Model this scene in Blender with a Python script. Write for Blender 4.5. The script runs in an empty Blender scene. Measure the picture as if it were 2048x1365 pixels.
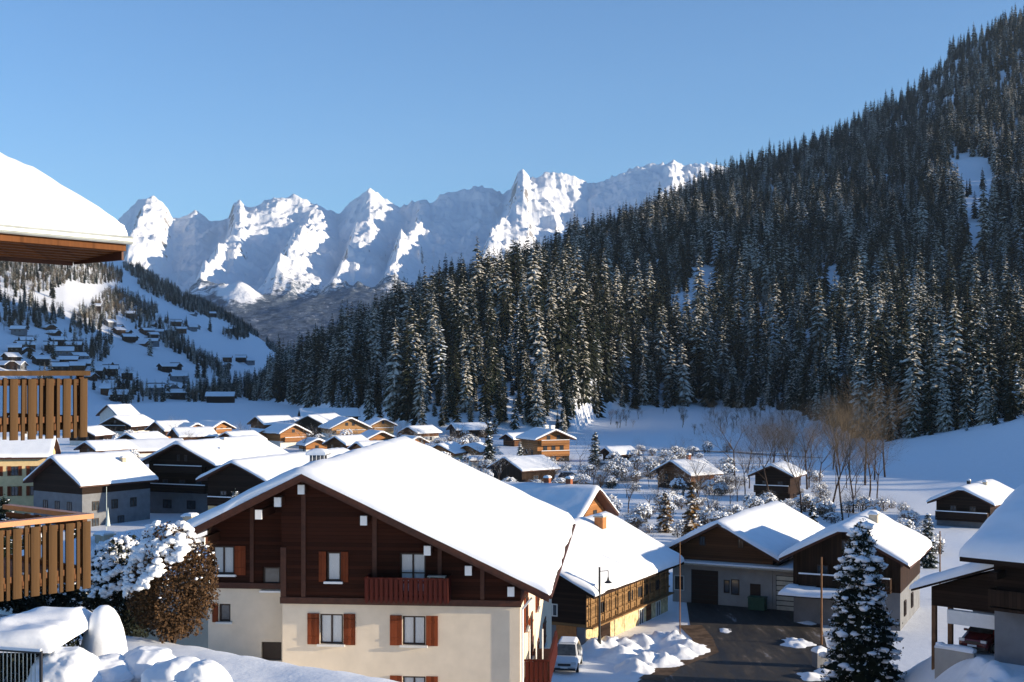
import bpy, math, random
import numpy as np
from mathutils import Vector, Matrix

random.seed(7)
RNG = np.random.default_rng(7)
SC = bpy.context.scene
COL = SC.collection
R = math.radians

# ------------------------------------------------------------------ camera
EYE = 20.0
FPX = 2600.0
cd = bpy.data.cameras.new('camera')
cam = bpy.data.objects.new('camera', cd)
COL.objects.link(cam)
cam.location = (0, 0, EYE)
cam.rotation_euler = (R(90), 0, 0)
cd.sensor_width = 36.0
cd.lens = FPX / 2048 * 36
cd.shift_y = 59.5 / 2048
cd.clip_start = 0.5
cd.clip_end = 40000
SC.camera = cam

# ------------------------------------------------------------------ light
SUN_EL = 10.0
SUN_DIR = Vector((0.979, -0.204, 0)).normalized() * math.cos(R(SUN_EL)) + Vector((0, 0, math.sin(R(SUN_EL))))
world = bpy.data.worlds.new('World')
SC.world = world
world.use_nodes = True
wn = world.node_tree.nodes
wl = world.node_tree.links
bg = wn['Background']
skyt = wn.new('ShaderNodeTexSky')
skyt.sky_type = 'NISHITA'
skyt.sun_disc = False
skyt.sun_elevation = R(SUN_EL)
skyt.sun_rotation = math.atan2(SUN_DIR.x, SUN_DIR.y)
skyt.altitude = 1000
skyt.air_density = 1.0
skyt.dust_density = 0.1
skyt.ozone_density = 4.6
wl.new(skyt.outputs['Color'], bg.inputs['Color'])
bg.inputs['Strength'].default_value = 0.13
sl = bpy.data.lights.new('sun', 'SUN')
sun = bpy.data.objects.new('sun', sl)
COL.objects.link(sun)
sl.energy = 5.0
sl.angle = R(0.55)
sl.color = (1.0, 0.85, 0.64)
sun.rotation_euler = SUN_DIR.to_track_quat('Z', 'Y').to_euler()
SC.view_settings.view_transform = 'Standard'
SC.view_settings.look = 'None'
SC.view_settings.gamma = 1.0
SC.view_settings.exposure = 0.82
SC.render.engine = 'CYCLES'
SC.cycles.use_denoising = True
SC.cycles.max_bounces = 5
SC.cycles.diffuse_bounces = 3
SC.cycles.glossy_bounces = 2
SC.cycles.transmission_bounces = 2
SC.cycles.transparent_max_bounces = 4
SC.cycles.volume_bounces = 0
HAZE = 0.000036

# ------------------------------------------------------------------ noise
def _hash(ix, iy, seed):
    n = (ix.astype(np.int64) * 374761393 + iy.astype(np.int64) * 668265263 + seed * 144269504) & 0xffffffff
    n = ((n ^ (n >> 13)) * 1274126177) & 0xffffffff
    return ((n ^ (n >> 16)) & 0xffff) / 65535.0
def vnoise(x, y, seed=0):
    x = np.asarray(x, float); y = np.asarray(y, float)
    ix = np.floor(x); iy = np.floor(y)
    fx = x - ix; fy = y - iy
    fx = fx * fx * fx * (fx * (fx * 6 - 15) + 10); fy = fy * fy * fy * (fy * (fy * 6 - 15) + 10)
    a = _hash(ix, iy, seed); b = _hash(ix + 1, iy, seed); c = _hash(ix, iy + 1, seed); d = _hash(ix + 1, iy + 1, seed)
    return (a + (b - a) * fx) * (1 - fy) + (c + (d - c) * fx) * fy
def fbm(x, y, oct=4, seed=0):
    s = 0; a = 0.5
    for k in range(oct):
        s = s + a * (vnoise(x, y, seed + k * 17) * 2 - 1); x = x * 2.03 + 3.1; y = y * 2.03 - 1.7; a *= 0.5
    return s
def ridged(x, y, oct=5, seed=0):
    s = 0; a = 0.5; w = 1.0
    for k in range(oct):
        n = 1 - np.abs(vnoise(x, y, seed + k * 29) * 2 - 1)
        n = n * n * w; s = s + a * n; w = np.clip(n * 1.6, 0, 1); x = x * 2.1 + 5.3; y = y * 2.1 + 1.9; a *= 0.5
    return s
def smooth(a, b, x):
    t = np.clip((x - a) / (b - a), 0, 1)
    return t * t * (3 - 2 * t)

# ------------------------------------------------------------------ materials
def new_mat(name):
    m = bpy.data.materials.new(name); m.use_nodes = True
    nt = m.node_tree
    return m, nt, nt.nodes['Principled BSDF']
def nd(nt, typ, **kw):
    n = nt.nodes.new(typ)
    for k, v in kw.items():
        if k in n.inputs: n.inputs[k].default_value = v
        else: setattr(n, k, v)
    return n
def noise_node(nt, scale, detail=4, rough=0.6, vec=None, coord='pos'):
    if vec is None:
        g = nd(nt, 'ShaderNodeNewGeometry') if coord == 'pos' else nd(nt, 'ShaderNodeTexCoord')
        vec = g.outputs['Position' if coord == 'pos' else 'Object']
    n = nd(nt, 'ShaderNodeTexNoise'); n.inputs['Scale'].default_value = scale
    n.inputs['Detail'].default_value = detail; n.inputs['Roughness'].default_value = rough
    nt.links.new(vec, n.inputs['Vector'])
    return n
def ramp(nt, fac, stops):
    r = nd(nt, 'ShaderNodeValToRGB'); e = r.color_ramp.elements
    while len(e) < len(stops): e.new(0.5)
    for i, (p, c) in enumerate(stops):
        e[i].position = p; e[i].color = (c[0], c[1], c[2], 1) if hasattr(c, '__len__') else (c, c, c, 1)
    nt.links.new(fac, r.inputs['Fac'])
    return r
def mixc(nt, fac, a, b, blend='MIX'):
    m = nd(nt, 'ShaderNodeMix', data_type='RGBA', blend_type=blend)
    for sock, v in ((m.inputs[0], fac), (m.inputs[6], a), (m.inputs[7], b)):
        if hasattr(v, 'is_linked') or hasattr(v, 'links'): nt.links.new(v, sock)
        elif hasattr(v, '__len__'): sock.default_value = (*v[:3], 1)
        else: sock.default_value = v
    return m.outputs[2]
def math_node(nt, op, a, b=0.0, clamp=False):
    m = nd(nt, 'ShaderNodeMath', operation=op, use_clamp=clamp)
    for i, v in enumerate((a, b)):
        if hasattr(v, 'links'): nt.links.new(v, m.inputs[i])
        else: m.inputs[i].default_value = v
    return m.outputs[0]
def bump(nt, bsdf, height, strength=0.3, dist=0.05):
    b = nd(nt, 'ShaderNodeBump'); b.inputs['Strength'].default_value = strength; b.inputs['Distance'].default_value = dist
    nt.links.new(height, b.inputs['Height']); nt.links.new(b.outputs['Normal'], bsdf.inputs['Normal'])

def mat_plain(name, col, rough=0.7, var=0.25, scale=3.0, spec=0.3, metal=0.0, bumpy=0.0):
    m, nt, b = new_mat(name)
    n = noise_node(nt, scale, coord='obj')
    lo = tuple(c * (1 - var) for c in col); hi = tuple(min(1, c * (1 + var)) for c in col)
    r = ramp(nt, n.outputs['Fac'], [(0.3, lo), (0.7, hi)])
    nt.links.new(r.outputs['Color'], b.inputs['Base Color'])
    b.inputs['Roughness'].default_value = rough; b.inputs['Specular IOR Level'].default_value = spec
    b.inputs['Metallic'].default_value = metal
    if bumpy: bump(nt, b, n.outputs['Fac'], bumpy, 0.03)
    return m
def mat_wood(name, col, board=0.16, axis='Z', rough=0.65, var=0.45, gap=0.35, glow=1.0):
    """boards laid along one axis: tone differs board by board, dark joints with bump"""
    m, nt, b = new_mat(name)
    tc = nd(nt, 'ShaderNodeTexCoord'); sp = nd(nt, 'ShaderNodeSeparateXYZ')
    nt.links.new(tc.outputs['Object'], sp.inputs[0])
    if axis == 'Z': u = sp.outputs['Z']
    else:
        u = math_node(nt, 'ADD', sp.outputs['X'], sp.outputs['Y'])
    q = math_node(nt, 'DIVIDE', u, board); fr = math_node(nt, 'FRACT', q); fl = math_node(nt, 'FLOOR', q)
    wn_ = nd(nt, 'ShaderNodeTexWhiteNoise', noise_dimensions='1D'); nt.links.new(fl, wn_.inputs['W'])
    mp = nd(nt, 'ShaderNodeMapping')
    mp.inputs['Scale'].default_value = (1, 1, 12) if axis == 'Z' else (12, 12, 1)
    nt.links.new(tc.outputs['Object'], mp.inputs['Vector'])
    n = noise_node(nt, 1.6, 5, 0.65, vec=mp.outputs['Vector'])
    t = math_node(nt, 'ADD', math_node(nt, 'MULTIPLY', wn_.outputs['Value'], 0.55), math_node(nt, 'MULTIPLY', n.outputs['Fac'], 0.55))
    r = ramp(nt, t, [(0.15, tuple(c * (1 - var) for c in col)), (0.85, tuple(min(1, c * (1 + var)) for c in col))])
    g = math_node(nt, 'MINIMUM', math_node(nt, 'MULTIPLY', fr, 12), math_node(nt, 'MULTIPLY', math_node(nt, 'SUBTRACT', 1, fr), 12), True)
    g.node.use_clamp = True
    gc = math_node(nt, 'ADD', math_node(nt, 'MULTIPLY', g, 1 - gap), gap)
    c = mixc(nt, 1.0, r.outputs['Color'], gc, 'MULTIPLY')
    nt.links.new(c, b.inputs['Base Color']); b.inputs['Roughness'].default_value = rough
    b.inputs['Specular IOR Level'].default_value = 0.07
    bump(nt, b, math_node(nt, 'ADD', g, math_node(nt, 'MULTIPLY', n.outputs['Fac'], 0.3)), 0.5, 0.012)
    return m
def mat_snow(name, col=(0.86, 0.88, 0.91), s1=1.3, s2=9.0, strength=0.25, dist=0.12):
    m, nt, b = new_mat(name)
    a = noise_node(nt, s1, 3); c = noise_node(nt, s2, 4)
    h = math_node(nt, 'ADD', a.outputs['Fac'], math_node(nt, 'MULTIPLY', c.outputs['Fac'], 0.25))
    bump(nt, b, h, strength, dist)
    r = ramp(nt, a.outputs['Fac'], [(0.3, tuple(x * 0.94 for x in col)), (0.7, col)])
    nt.links.new(r.outputs['Color'], b.inputs['Base Color'])
    b.inputs['Roughness'].default_value = 0.65; b.inputs['Specular IOR Level'].default_value = 0.2
    return m
def mat_glass(name, col=(0.05, 0.06, 0.07), rough=0.08):
    m, nt, b = new_mat(name)
    n = noise_node(nt, 2.2, 2)
    r = ramp(nt, n.outputs['Fac'], [(0.35, tuple(c * 0.5 for c in col)), (0.65, col)])
    nt.links.new(r.outputs['Color'], b.inputs['Base Color'])
    b.inputs['Roughness'].default_value = rough; b.inputs['Specular IOR Level'].default_value = 0.8
    return m
def mat_curtain(name):
    m, nt, b = new_mat(name)
    tc = nd(nt, 'ShaderNodeTexCoord'); w = nd(nt, 'ShaderNodeTexWave'); w.inputs['Scale'].default_value = 6; w.inputs['Distortion'].default_value = 3
    w.inputs['Detail'].default_value = 3
    nt.links.new(tc.outputs['Object'], w.inputs['Vector'])
    r = ramp(nt, w.outputs['Fac'], [(0.1, (0.3, 0.32, 0.33)), (0.9, (0.62, 0.64, 0.64))])
    nt.links.new(r.outputs['Color'], b.inputs['Base Color'])
    b.inputs['Roughness'].default_value = 0.12; b.inputs['Specular IOR Level'].default_value = 0.7
    return m
def mat_needles(name, green=(0.012, 0.022, 0.014), snowc=(0.82, 0.85, 0.9), amount=0.5, vary=0.75):
    m, nt, b = new_mat(name)
    at = nd(nt, 'ShaderNodeAttribute', attribute_name='snow')
    n = noise_node(nt, 0.75, 4, 0.68, coord='obj')
    g = nd(nt, 'ShaderNodeNewGeometry'); sp = nd(nt, 'ShaderNodeSeparateXYZ'); nt.links.new(g.outputs['Normal'], sp.inputs[0])
    t = math_node(nt, 'ADD', at.outputs['Fac'], math_node(nt, 'MULTIPLY', math_node(nt, 'SUBTRACT', n.outputs['Fac'], 0.5), 1.7))
    t = math_node(nt, 'ADD', t, math_node(nt, 'MULTIPLY', math_node(nt, 'SUBTRACT', sp.outputs['Z'], 0.5), 0.5))
    oi = nd(nt, 'ShaderNodeObjectInfo')
    t = math_node(nt, 'ADD', t, math_node(nt, 'MULTIPLY', math_node(nt, 'SUBTRACT', oi.outputs['Random'], 0.5), vary))
    f = ramp(nt, t, [(0.62 - 0.25 * amount, 0.0), (0.95 - 0.25 * amount, 1.0)])
    tint = ramp(nt, oi.outputs['Random'], [(0.0, tuple(c * 0.6 for c in green)), (0.5, green), (1.0, (green[0] * 2.2, green[1] * 1.7, green[2] * 1.1))])
    c = mixc(nt, f.outputs['Color'], tint.outputs['Color'], snowc)
    nt.links.new(c, b.inputs['Base Color']); b.inputs['Roughness'].default_value = 0.8; b.inputs['Specular IOR Level'].default_value = 0.1
    return m

M = {}
M['snow'] = mat_snow('fresh_snow')
M['roof_snow'] = mat_snow('roof_snow', s1=0.9, s2=6, strength=0.2, dist=0.1)
M['soft_snow'] = mat_snow('soft_snow', s1=2.2, s2=14, strength=0.22, dist=0.06)
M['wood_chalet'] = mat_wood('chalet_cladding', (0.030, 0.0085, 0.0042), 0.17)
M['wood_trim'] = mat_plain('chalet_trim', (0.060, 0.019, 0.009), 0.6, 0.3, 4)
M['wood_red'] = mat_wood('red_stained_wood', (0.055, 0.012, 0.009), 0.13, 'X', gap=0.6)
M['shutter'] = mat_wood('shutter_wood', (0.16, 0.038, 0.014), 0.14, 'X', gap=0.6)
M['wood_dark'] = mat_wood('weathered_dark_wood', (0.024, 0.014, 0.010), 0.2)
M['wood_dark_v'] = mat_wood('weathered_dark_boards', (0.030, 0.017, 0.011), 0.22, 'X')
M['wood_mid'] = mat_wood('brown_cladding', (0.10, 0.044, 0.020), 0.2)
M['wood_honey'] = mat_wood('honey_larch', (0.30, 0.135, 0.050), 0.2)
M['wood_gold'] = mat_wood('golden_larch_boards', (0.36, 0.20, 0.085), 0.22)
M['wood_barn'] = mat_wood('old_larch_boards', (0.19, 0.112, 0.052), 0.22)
M['slat'] = mat_wood('balcony_slat', (0.075, 0.040, 0.0165), 0.9, 'X', gap=0.8)
M['rail_orange'] = mat_plain('varnished_rail', (0.36, 0.125, 0.02), 0.4, 0.2, 5, 0.5)
M['soffit'] = mat_wood('soffit_boards', (0.15, 0.055, 0.018), 0.6, 'X', gap=0.7)
M['plaster'] = mat_plain('cream_plaster', (0.68, 0.575, 0.44), 0.9, 0.07, 1.2, 0.1, bumpy=0.15)
M['plaster_white'] = mat_plain('white_plaster', (0.66, 0.63, 0.57), 0.9, 0.08, 1.5, 0.1, bumpy=0.15)
M['plaster_yellow'] = mat_plain('yellow_plaster', (0.70, 0.52, 0.27), 0.9, 0.1, 1.5, 0.1)
M['plaster_grey'] = mat_plain('grey_render', (0.17, 0.175, 0.185), 0.9, 0.15, 1.0, 0.1)
M['plaster_dim'] = mat_plain('aged_render', (0.36, 0.34, 0.31), 0.9, 0.12, 1.0, 0.1)  # pale render darkened to imitate the deep shade on the garage front
M['stone'] = mat_plain('stone_masonry', (0.52, 0.41, 0.23), 0.9, 0.45, 2.6, 0.1, bumpy=0.8)
M['white'] = mat_plain('white_paint', (0.78, 0.77, 0.74), 0.5, 0.05, 2)
M['black_metal'] = mat_plain('black_metal', (0.012, 0.012, 0.014), 0.45, 0.3, 3, 0.5)
M['grey_metal'] = mat_plain('zinc_gutter', (0.42, 0.44, 0.40), 0.4, 0.15, 3, 0.5, metal=0.3)
M['brick'] = mat_plain('brick_red', (0.26, 0.085, 0.04), 0.85, 0.3, 6)
M['brick_orange'] = mat_plain('orange_brick', (0.42, 0.16, 0.055), 0.85, 0.25, 6)
M['concrete'] = mat_plain('concrete', (0.42, 0.37, 0.29), 0.9, 0.15, 3)
M['glass'] = mat_glass('window_glass')
M['curtain'] = mat_curtain('curtained_glass')
M['frame_dark'] = mat_plain('dark_window_frame', (0.035, 0.02, 0.014), 0.5, 0.2, 4)
M['frame_white'] = mat_plain('white_window_frame', (0.68, 0.66, 0.6), 0.5, 0.08, 4)
M['bark'] = mat_plain('bark', (0.055, 0.038, 0.026), 0.9, 0.4, 4, 0.1)
M['twig'] = mat_plain('twig_bark', (0.115, 0.085, 0.055), 0.9, 0.4, 1.5, 0.1)
M['twig_dark'] = mat_plain('dark_twig', (0.06, 0.04, 0.03), 0.9, 0.4, 1.5, 0.1)
M['copper_leaf'] = mat_plain('copper_beech_leaves', (0.075, 0.042, 0.021), 0.8, 0.6, 5, 0.1)
M['dark_leaf'] = mat_plain('dark_hedge_leaves', (0.018, 0.022, 0.016), 0.8, 0.5, 5, 0.1)
M['brown_leaf'] = mat_plain('brown_shrub_twigs', (0.12, 0.075, 0.035), 0.85, 0.5, 3, 0.1)
M['needles'] = mat_needles('spruce_needles', (0.015, 0.019, 0.009), (0.64, 0.60, 0.53), amount=0.12)  # snow dulled by needles, its tint warmed to imitate golden sunlight
M['needles_bare'] = mat_needles('spruce_needles_bare', (0.014, 0.024, 0.013), amount=-0.2)
M['needles_big'] = mat_needles('spruce_needles_near', (0.012, 0.02, 0.013), amount=0.05)
M['needles_brown'] = mat_needles('larch_needles', (0.075, 0.05, 0.02), amount=0.0)
M['car_paint'] = mat_plain('white_car_paint', (0.62, 0.63, 0.65), 0.25, 0.03, 1, 0.6)
M['car_dark'] = mat_plain('dark_car_paint', (0.02, 0.022, 0.028), 0.25, 0.1, 1, 0.6)
M['car_red'] = mat_plain('red_car_paint', (0.10, 0.012, 0.014), 0.25, 0.1, 1, 0.6)
M['rubber'] = mat_plain('tyre_rubber', (0.015, 0.015, 0.015), 0.85, 0.2, 4)
M['lens'] = mat_plain('lamp_lens', (0.5, 0.52, 0.54), 0.1, 0.05, 4, 0.8)
M['pole_wood'] = mat_plain('pole_wood', (0.15, 0.075, 0.035), 0.8, 0.3, 3)
M['fabric'] = mat_plain('pale_fabric', (0.5, 0.55, 0.5), 0.9, 0.1, 4)
M['green_paint'] = mat_plain('green_bin', (0.02, 0.08, 0.05), 0.5, 0.2, 4)
def frosted():
    m, nt, b = new_mat('frosted_twigs')
    g = nd(nt, 'ShaderNodeNewGeometry'); sp_ = nd(nt, 'ShaderNodeSeparateXYZ'); nt.links.new(g.outputs['Normal'], sp_.inputs[0])
    n = noise_node(nt, 1.1, 3)
    t = math_node(nt, 'ADD', sp_.outputs['Z'], math_node(nt, 'MULTIPLY', math_node(nt, 'SUBTRACT', n.outputs['Fac'], 0.5), 1.6))
    f = ramp(nt, t, [(0.35, 0.0), (0.55, 1.0)])
    nt.links.new(mixc(nt, f.outputs['Color'], (0.055, 0.04, 0.03), (0.82, 0.84, 0.88)), b.inputs['Base Color']); b.inputs['Roughness'].default_value = 0.85
    return m
M['frost'] = frosted()
def slush():
    m, nt, b = new_mat('driven_snow')
    n = noise_node(nt, 0.8, 5, 0.7)
    r = ramp(nt, n.outputs['Fac'], [(0.35, (0.07, 0.06, 0.055)), (0.5, (0.22, 0.2, 0.19)), (0.62, (0.6, 0.6, 0.62))])
    nt.links.new(r.outputs['Color'], b.inputs['Base Color']); b.inputs['Roughness'].default_value = 0.8; bump(nt, b, n.outputs['Fac'], 0.5, 0.06)
    return m
M['slush'] = slush()
def asphalt():
    m, nt, b = new_mat('wet_asphalt')
    g0 = nd(nt, 'ShaderNodeNewGeometry'); mp0 = nd(nt, 'ShaderNodeMapping'); mp0.inputs['Rotation'].default_value = (0, 0, 0.25); mp0.inputs['Scale'].default_value = (1.5, 0.28, 1)
    nt.links.new(g0.outputs['Position'], mp0.inputs['Vector'])
    n = noise_node(nt, 0.55, 6, 0.68, vec=mp0.outputs['Vector']); f = noise_node(nt, 22, 3)
    r = ramp(nt, n.outputs['Fac'], [(0.38, (0.014, 0.012, 0.011)), (0.55, (0.028, 0.022, 0.018)), (0.62, (0.075, 0.055, 0.042)), (0.74, (0.33, 0.33, 0.35))])
    nt.links.new(r.outputs['Color'], b.inputs['Base Color'])
    rr = ramp(nt, n.outputs['Fac'], [(0.35, 0.6), (0.6, 0.9)]); nt.links.new(rr.outputs['Color'], b.inputs['Roughness'])
    bump(nt, b, f.outputs['Fac'], 0.3, 0.01)
    return m
M['asphalt'] = asphalt()
def mountain_mat():
    m, nt, b = new_mat('alpine_rock_and_snow')
    g = nd(nt, 'ShaderNodeNewGeometry'); sp = nd(nt, 'ShaderNodeSeparateXYZ'); nt.links.new(g.outputs['Normal'], sp.inputs[0])
    n = noise_node(nt, 0.006, 7, 0.72); n2 = noise_node(nt, 0.03, 5, 0.7)
    at = nd(nt, 'ShaderNodeAttribute', attribute_name='forest'); ar = nd(nt, 'ShaderNodeAttribute', attribute_name='rock')
    t = math_node(nt, 'ADD', sp.outputs['Z'], math_node(nt, 'MULTIPLY', math_node(nt, 'SUBTRACT', n.outputs['Fac'], 0.5), 0.9))
    t = math_node(nt, 'ADD', t, math_node(nt, 'MULTIPLY', math_node(nt, 'SUBTRACT', n2.outputs['Fac'], 0.5), 0.6))
    t = math_node(nt, 'SUBTRACT', t, math_node(nt, 'MULTIPLY', ar.outputs['Fac'], 0.16))
    f = ramp(nt, t, [(0.30, 0.0), (0.38, 1.0)])
    rock = ramp(nt, n2.outputs['Fac'], [(0.3, (0.15, 0.14, 0.14)), (0.7, (0.36, 0.33, 0.31))])
    c = mixc(nt, f.outputs['Color'], rock.outputs['Color'], (0.84, 0.85, 0.88))
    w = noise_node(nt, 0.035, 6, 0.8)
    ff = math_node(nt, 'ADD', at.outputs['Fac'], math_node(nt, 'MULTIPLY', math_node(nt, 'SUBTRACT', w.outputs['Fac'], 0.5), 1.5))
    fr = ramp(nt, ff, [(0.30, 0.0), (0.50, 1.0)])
    fc = ramp(nt, n2.outputs['Fac'], [(0.35, (0.03, 0.045, 0.07)), (0.7, (0.16, 0.20, 0.26))])  # forest tone turned dark blue, painting shade onto the lower slopes
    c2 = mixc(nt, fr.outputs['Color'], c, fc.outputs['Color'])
    nt.links.new(c2, b.inputs['Base Color']); b.inputs['Roughness'].default_value = 0.8; b.inputs['Specular IOR Level'].default_value = 0.1
    bump(nt, b, n2.outputs['Fac'], 0.6, 14)
    return m
M['mountain'] = mountain_mat()

# ------------------------------------------------------------------ mesh helpers
class MB:
    def __init__(s): s.v = []; s.f = []; s.n = 0
    def add(s, verts, faces):
        verts = [tuple(p) for p in verts]
        s.v += verts; s.f += [tuple(i + s.n for i in f) for f in faces]; s.n += len(verts); return s
    def box(s, x0, x1, y0, y1, z0, z1):
        return s.add([(x0, y0, z0), (x1, y0, z0), (x1, y1, z0), (x0, y1, z0), (x0, y0, z1), (x1, y0, z1), (x1, y1, z1), (x0, y1, z1)],
                     [(0, 3, 2, 1), (4, 5, 6, 7), (0, 1, 5, 4), (1, 2, 6, 5), (2, 3, 7, 6), (3, 0, 4, 7)])
    def obox(s, o, u, n, ur, nr, zr):
        o = Vector(o); u = Vector(u); n = Vector(n); Z = Vector((0, 0, 1)); P = []
        for z in zr:
            for a, b in ((ur[0], nr[1]), (ur[1], nr[1]), (ur[1], nr[0]), (ur[0], nr[0])):
                P.append(o + u * a + n * b + Z * z)
        return s.add(P, [(3, 2, 1, 0), (4, 5, 6, 7), (0, 1, 5, 4), (1, 2, 6, 5), (2, 3, 7, 6), (3, 0, 4, 7)])
    def prism(s, poly, y0, y1):
        k = len(poly)
        P = [(x, y0, z) for x, z in poly] + [(x, y1, z) for x, z in poly]
        F = [tuple(range(k)), tuple(range(2 * k - 1, k - 1, -1))]
        F += [(i, i + k, (i + 1) % k + k, (i + 1) % k) for i in range(k)]
        return s.add(P, F)
    def tube(s, p0, p1, r0, r1=None, n=8, cap=True):
        r1 = r0 if r1 is None else r1
        p0 = Vector(p0); p1 = Vector(p1); d = (p1 - p0)
        if d.length < 1e-6: return s
        d.normalize(); a = d.orthogonal().normalized(); b = d.cross(a)
        P = []
        for p, r in ((p0, r0), (p1, r1)):
            for i in range(n):
                t = 2 * math.pi * i / n; P.append(p + a * math.cos(t) * r + b * math.sin(t) * r)
        F = [(i, (i + 1) % n, (i + 1) % n + n, i + n) for i in range(n)]
        if cap: F += [tuple(range(n - 1, -1, -1)), tuple(range(n, 2 * n))]
        return s.add(P, F)
    def lathe(s, prof, n=16, c=(0, 0, 0)):
        P = []; F = []
        for r, z in prof:
            for i in range(n):
                t = 2 * math.pi * i / n; P.append((c[0] + r * math.cos(t), c[1] + r * math.sin(t), c[2] + z))
        for j in range(len(prof) - 1):
            for i in range(n):
                F.append((j * n + i, j * n + (i + 1) % n, (j + 1) * n + (i + 1) % n, (j + 1) * n + i))
        return s.add(P, F)
    def data(s, name, mat, smooth=False):
        me = bpy.data.meshes.new(name); me.from_pydata(s.v, [], s.f); me.update()
        if mat is not None: me.materials.append(M[mat] if isinstance(mat, str) else mat)
        if smooth: me.polygons.foreach_set('use_smooth', [True] * len(me.polygons))
        return me
    def build(s, name, mat, parent=None, smooth=False):
        return put(name, s.data(name, mat, smooth), parent)
def put(name, data, parent=None, loc=None, rot=None, scale=None):
    o = bpy.data.objects.new(name, data); COL.objects.link(o)
    if parent is not None: o.parent = parent
    if loc is not None: o.location = loc
    if rot is not None: o.rotation_euler = rot
    if scale is not None: o.scale = scale if hasattr(scale, '__len__') else (scale,) * 3
    return o
def tag(o, label, cat, group=None, kind=None):
    if label: o['label'] = label
    if cat: o['category'] = cat
    if group: o['group'] = group
    if kind: o['kind'] = kind
    return o
def thing(name, label, cat, loc=(0, 0, 0), rz=0.0, group=None):
    o = put(name, None, None, loc, (0, 0, rz)); o.empty_display_size = 0.5
    return tag(o, label, cat, group)
def dup(root, loc, rz, scale=None):
    r = root.copy(); COL.objects.link(r); r.location = loc; r.rotation_euler = (0, 0, rz)
    if scale is not None: r.scale = scale if hasattr(scale, '__len__') else (scale,) * 3
    for ch in list(root.children):
        c = ch.copy(); COL.objects.link(c); c.parent = r
        for g in list(ch.children):
            d = g.copy(); COL.objects.link(d); d.parent = c
    return r
def np_mesh(name, verts, faces, mat=None, smooth=False, attrs=None):
    me = bpy.data.meshes.new(name)
    verts = np.asarray(verts, np.float32); faces = np.asarray(faces, np.int32)
    nv, (nf, k) = len(verts), faces.shape
    me.vertices.add(nv); me.vertices.foreach_set('co', verts.ravel())
    me.loops.add(nf * k); me.loops.foreach_set('vertex_index', faces.ravel())
    me.polygons.add(nf); me.polygons.foreach_set('loop_start', np.arange(0, nf * k, k, dtype=np.int32))
    me.polygons.foreach_set('loop_total', np.full(nf, k, np.int32))
    if smooth: me.polygons.foreach_set('use_smooth', np.ones(nf, bool))
    for an, av in (attrs or {}).items():
        a = me.attributes.new(an, 'FLOAT', 'POINT'); a.data.foreach_set('value', np.asarray(av, np.float32))
    me.update(calc_edges=True); me.validate()
    if mat is not None: me.materials.append(M[mat])
    return me
def grid_faces(nr, nc):
    i = np.arange(nr - 1)[:, None] * nc + np.arange(nc - 1)[None, :]
    return np.stack([i, i + 1, i + nc + 1, i + nc], -1).reshape(-1, 4)

# ------------------------------------------------------------------ terrain
def az_of(px): return np.degrees(np.arctan((np.asarray(px, float) - 1024) / FPX))
SKY = [(430, 742), (500, 730), (560, 705), (700, 645), (800, 592), (900, 552), (1000, 514), (1100, 482), (1200, 437), (1300, 396), (1400, 352),
       (1500, 312), (1560, 296), (1640, 259), (1700, 240), (1780, 206), (1830, 178), (1880, 140), (1905, 104), (1960, 84), (2048, 50)]
D1K = ([430, 560, 700, 1000, 1300, 1600, 1800, 2048], [1350, 1300, 1280, 1300, 1450, 1720, 1880, 2000])
_px = np.array([s[0] for s in SKY], float); _sy = np.array([s[1] for s in SKY], float)
_d1 = np.interp(_px, *D1K)
_z1 = np.maximum((742 - _sy) / FPX * _d1 + EYE - 22, 0)
A1 = np.concatenate([az_of(_px), [24, 28, 34, 44, 58, 75, 95, 115]])
AD1 = np.concatenate([_d1, [1960, 1900, 1800, 1600, 1300, 900, 600, 500]])
AZ1 = np.concatenate([_z1, [480, 390, 285, 190, 110, 50, 20, 8]])
PEX = ([-12, -5, 0, 4, 9, 16, 21.5, 26], [0.62, 0.62, 0.66, 0.74, 0.95, 1.38, 1.70, 1.75])
A0 = np.concatenate([az_of([430, 520, 600, 700, 850, 1000, 1150, 1220, 1420, 1600, 1680, 1760, 1900, 2048]), [26, 34, 44, 58, 75, 95, 115]])
AD0 = np.array([1100, 900, 740, 520, 402, 398, 412, 540, 575, 500, 400, 350, 335, 318, 285, 250, 220, 190, 190, 200, 220])
AZ0 = np.array([0, 0, 0, 0, 0, 0, 0.5, 3.5, 4.5, 3.5, 1.0, 1.2, 5.0, 9.5, 12, 12, 10, 7, 4, 2, 0])
AM0 = np.array([950, 800, 650, 480, 380, 375, 380, 430, 440, 380, 300, 225, 205, 195, 170, 150, 140, 130, 130, 130, 130])
LA = az_of([-1500, -600, -200, 0, 130, 240, 330, 400, 480, 540, 590, 640])
LZ = np.array([420, 380, 330, 300, 265, 208, 165, 138, 98, 62, 30, 0])
LD0 = np.array([500, 600, 680, 740, 790, 830, 870, 900, 980, 1100, 1300, 1500])
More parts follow.
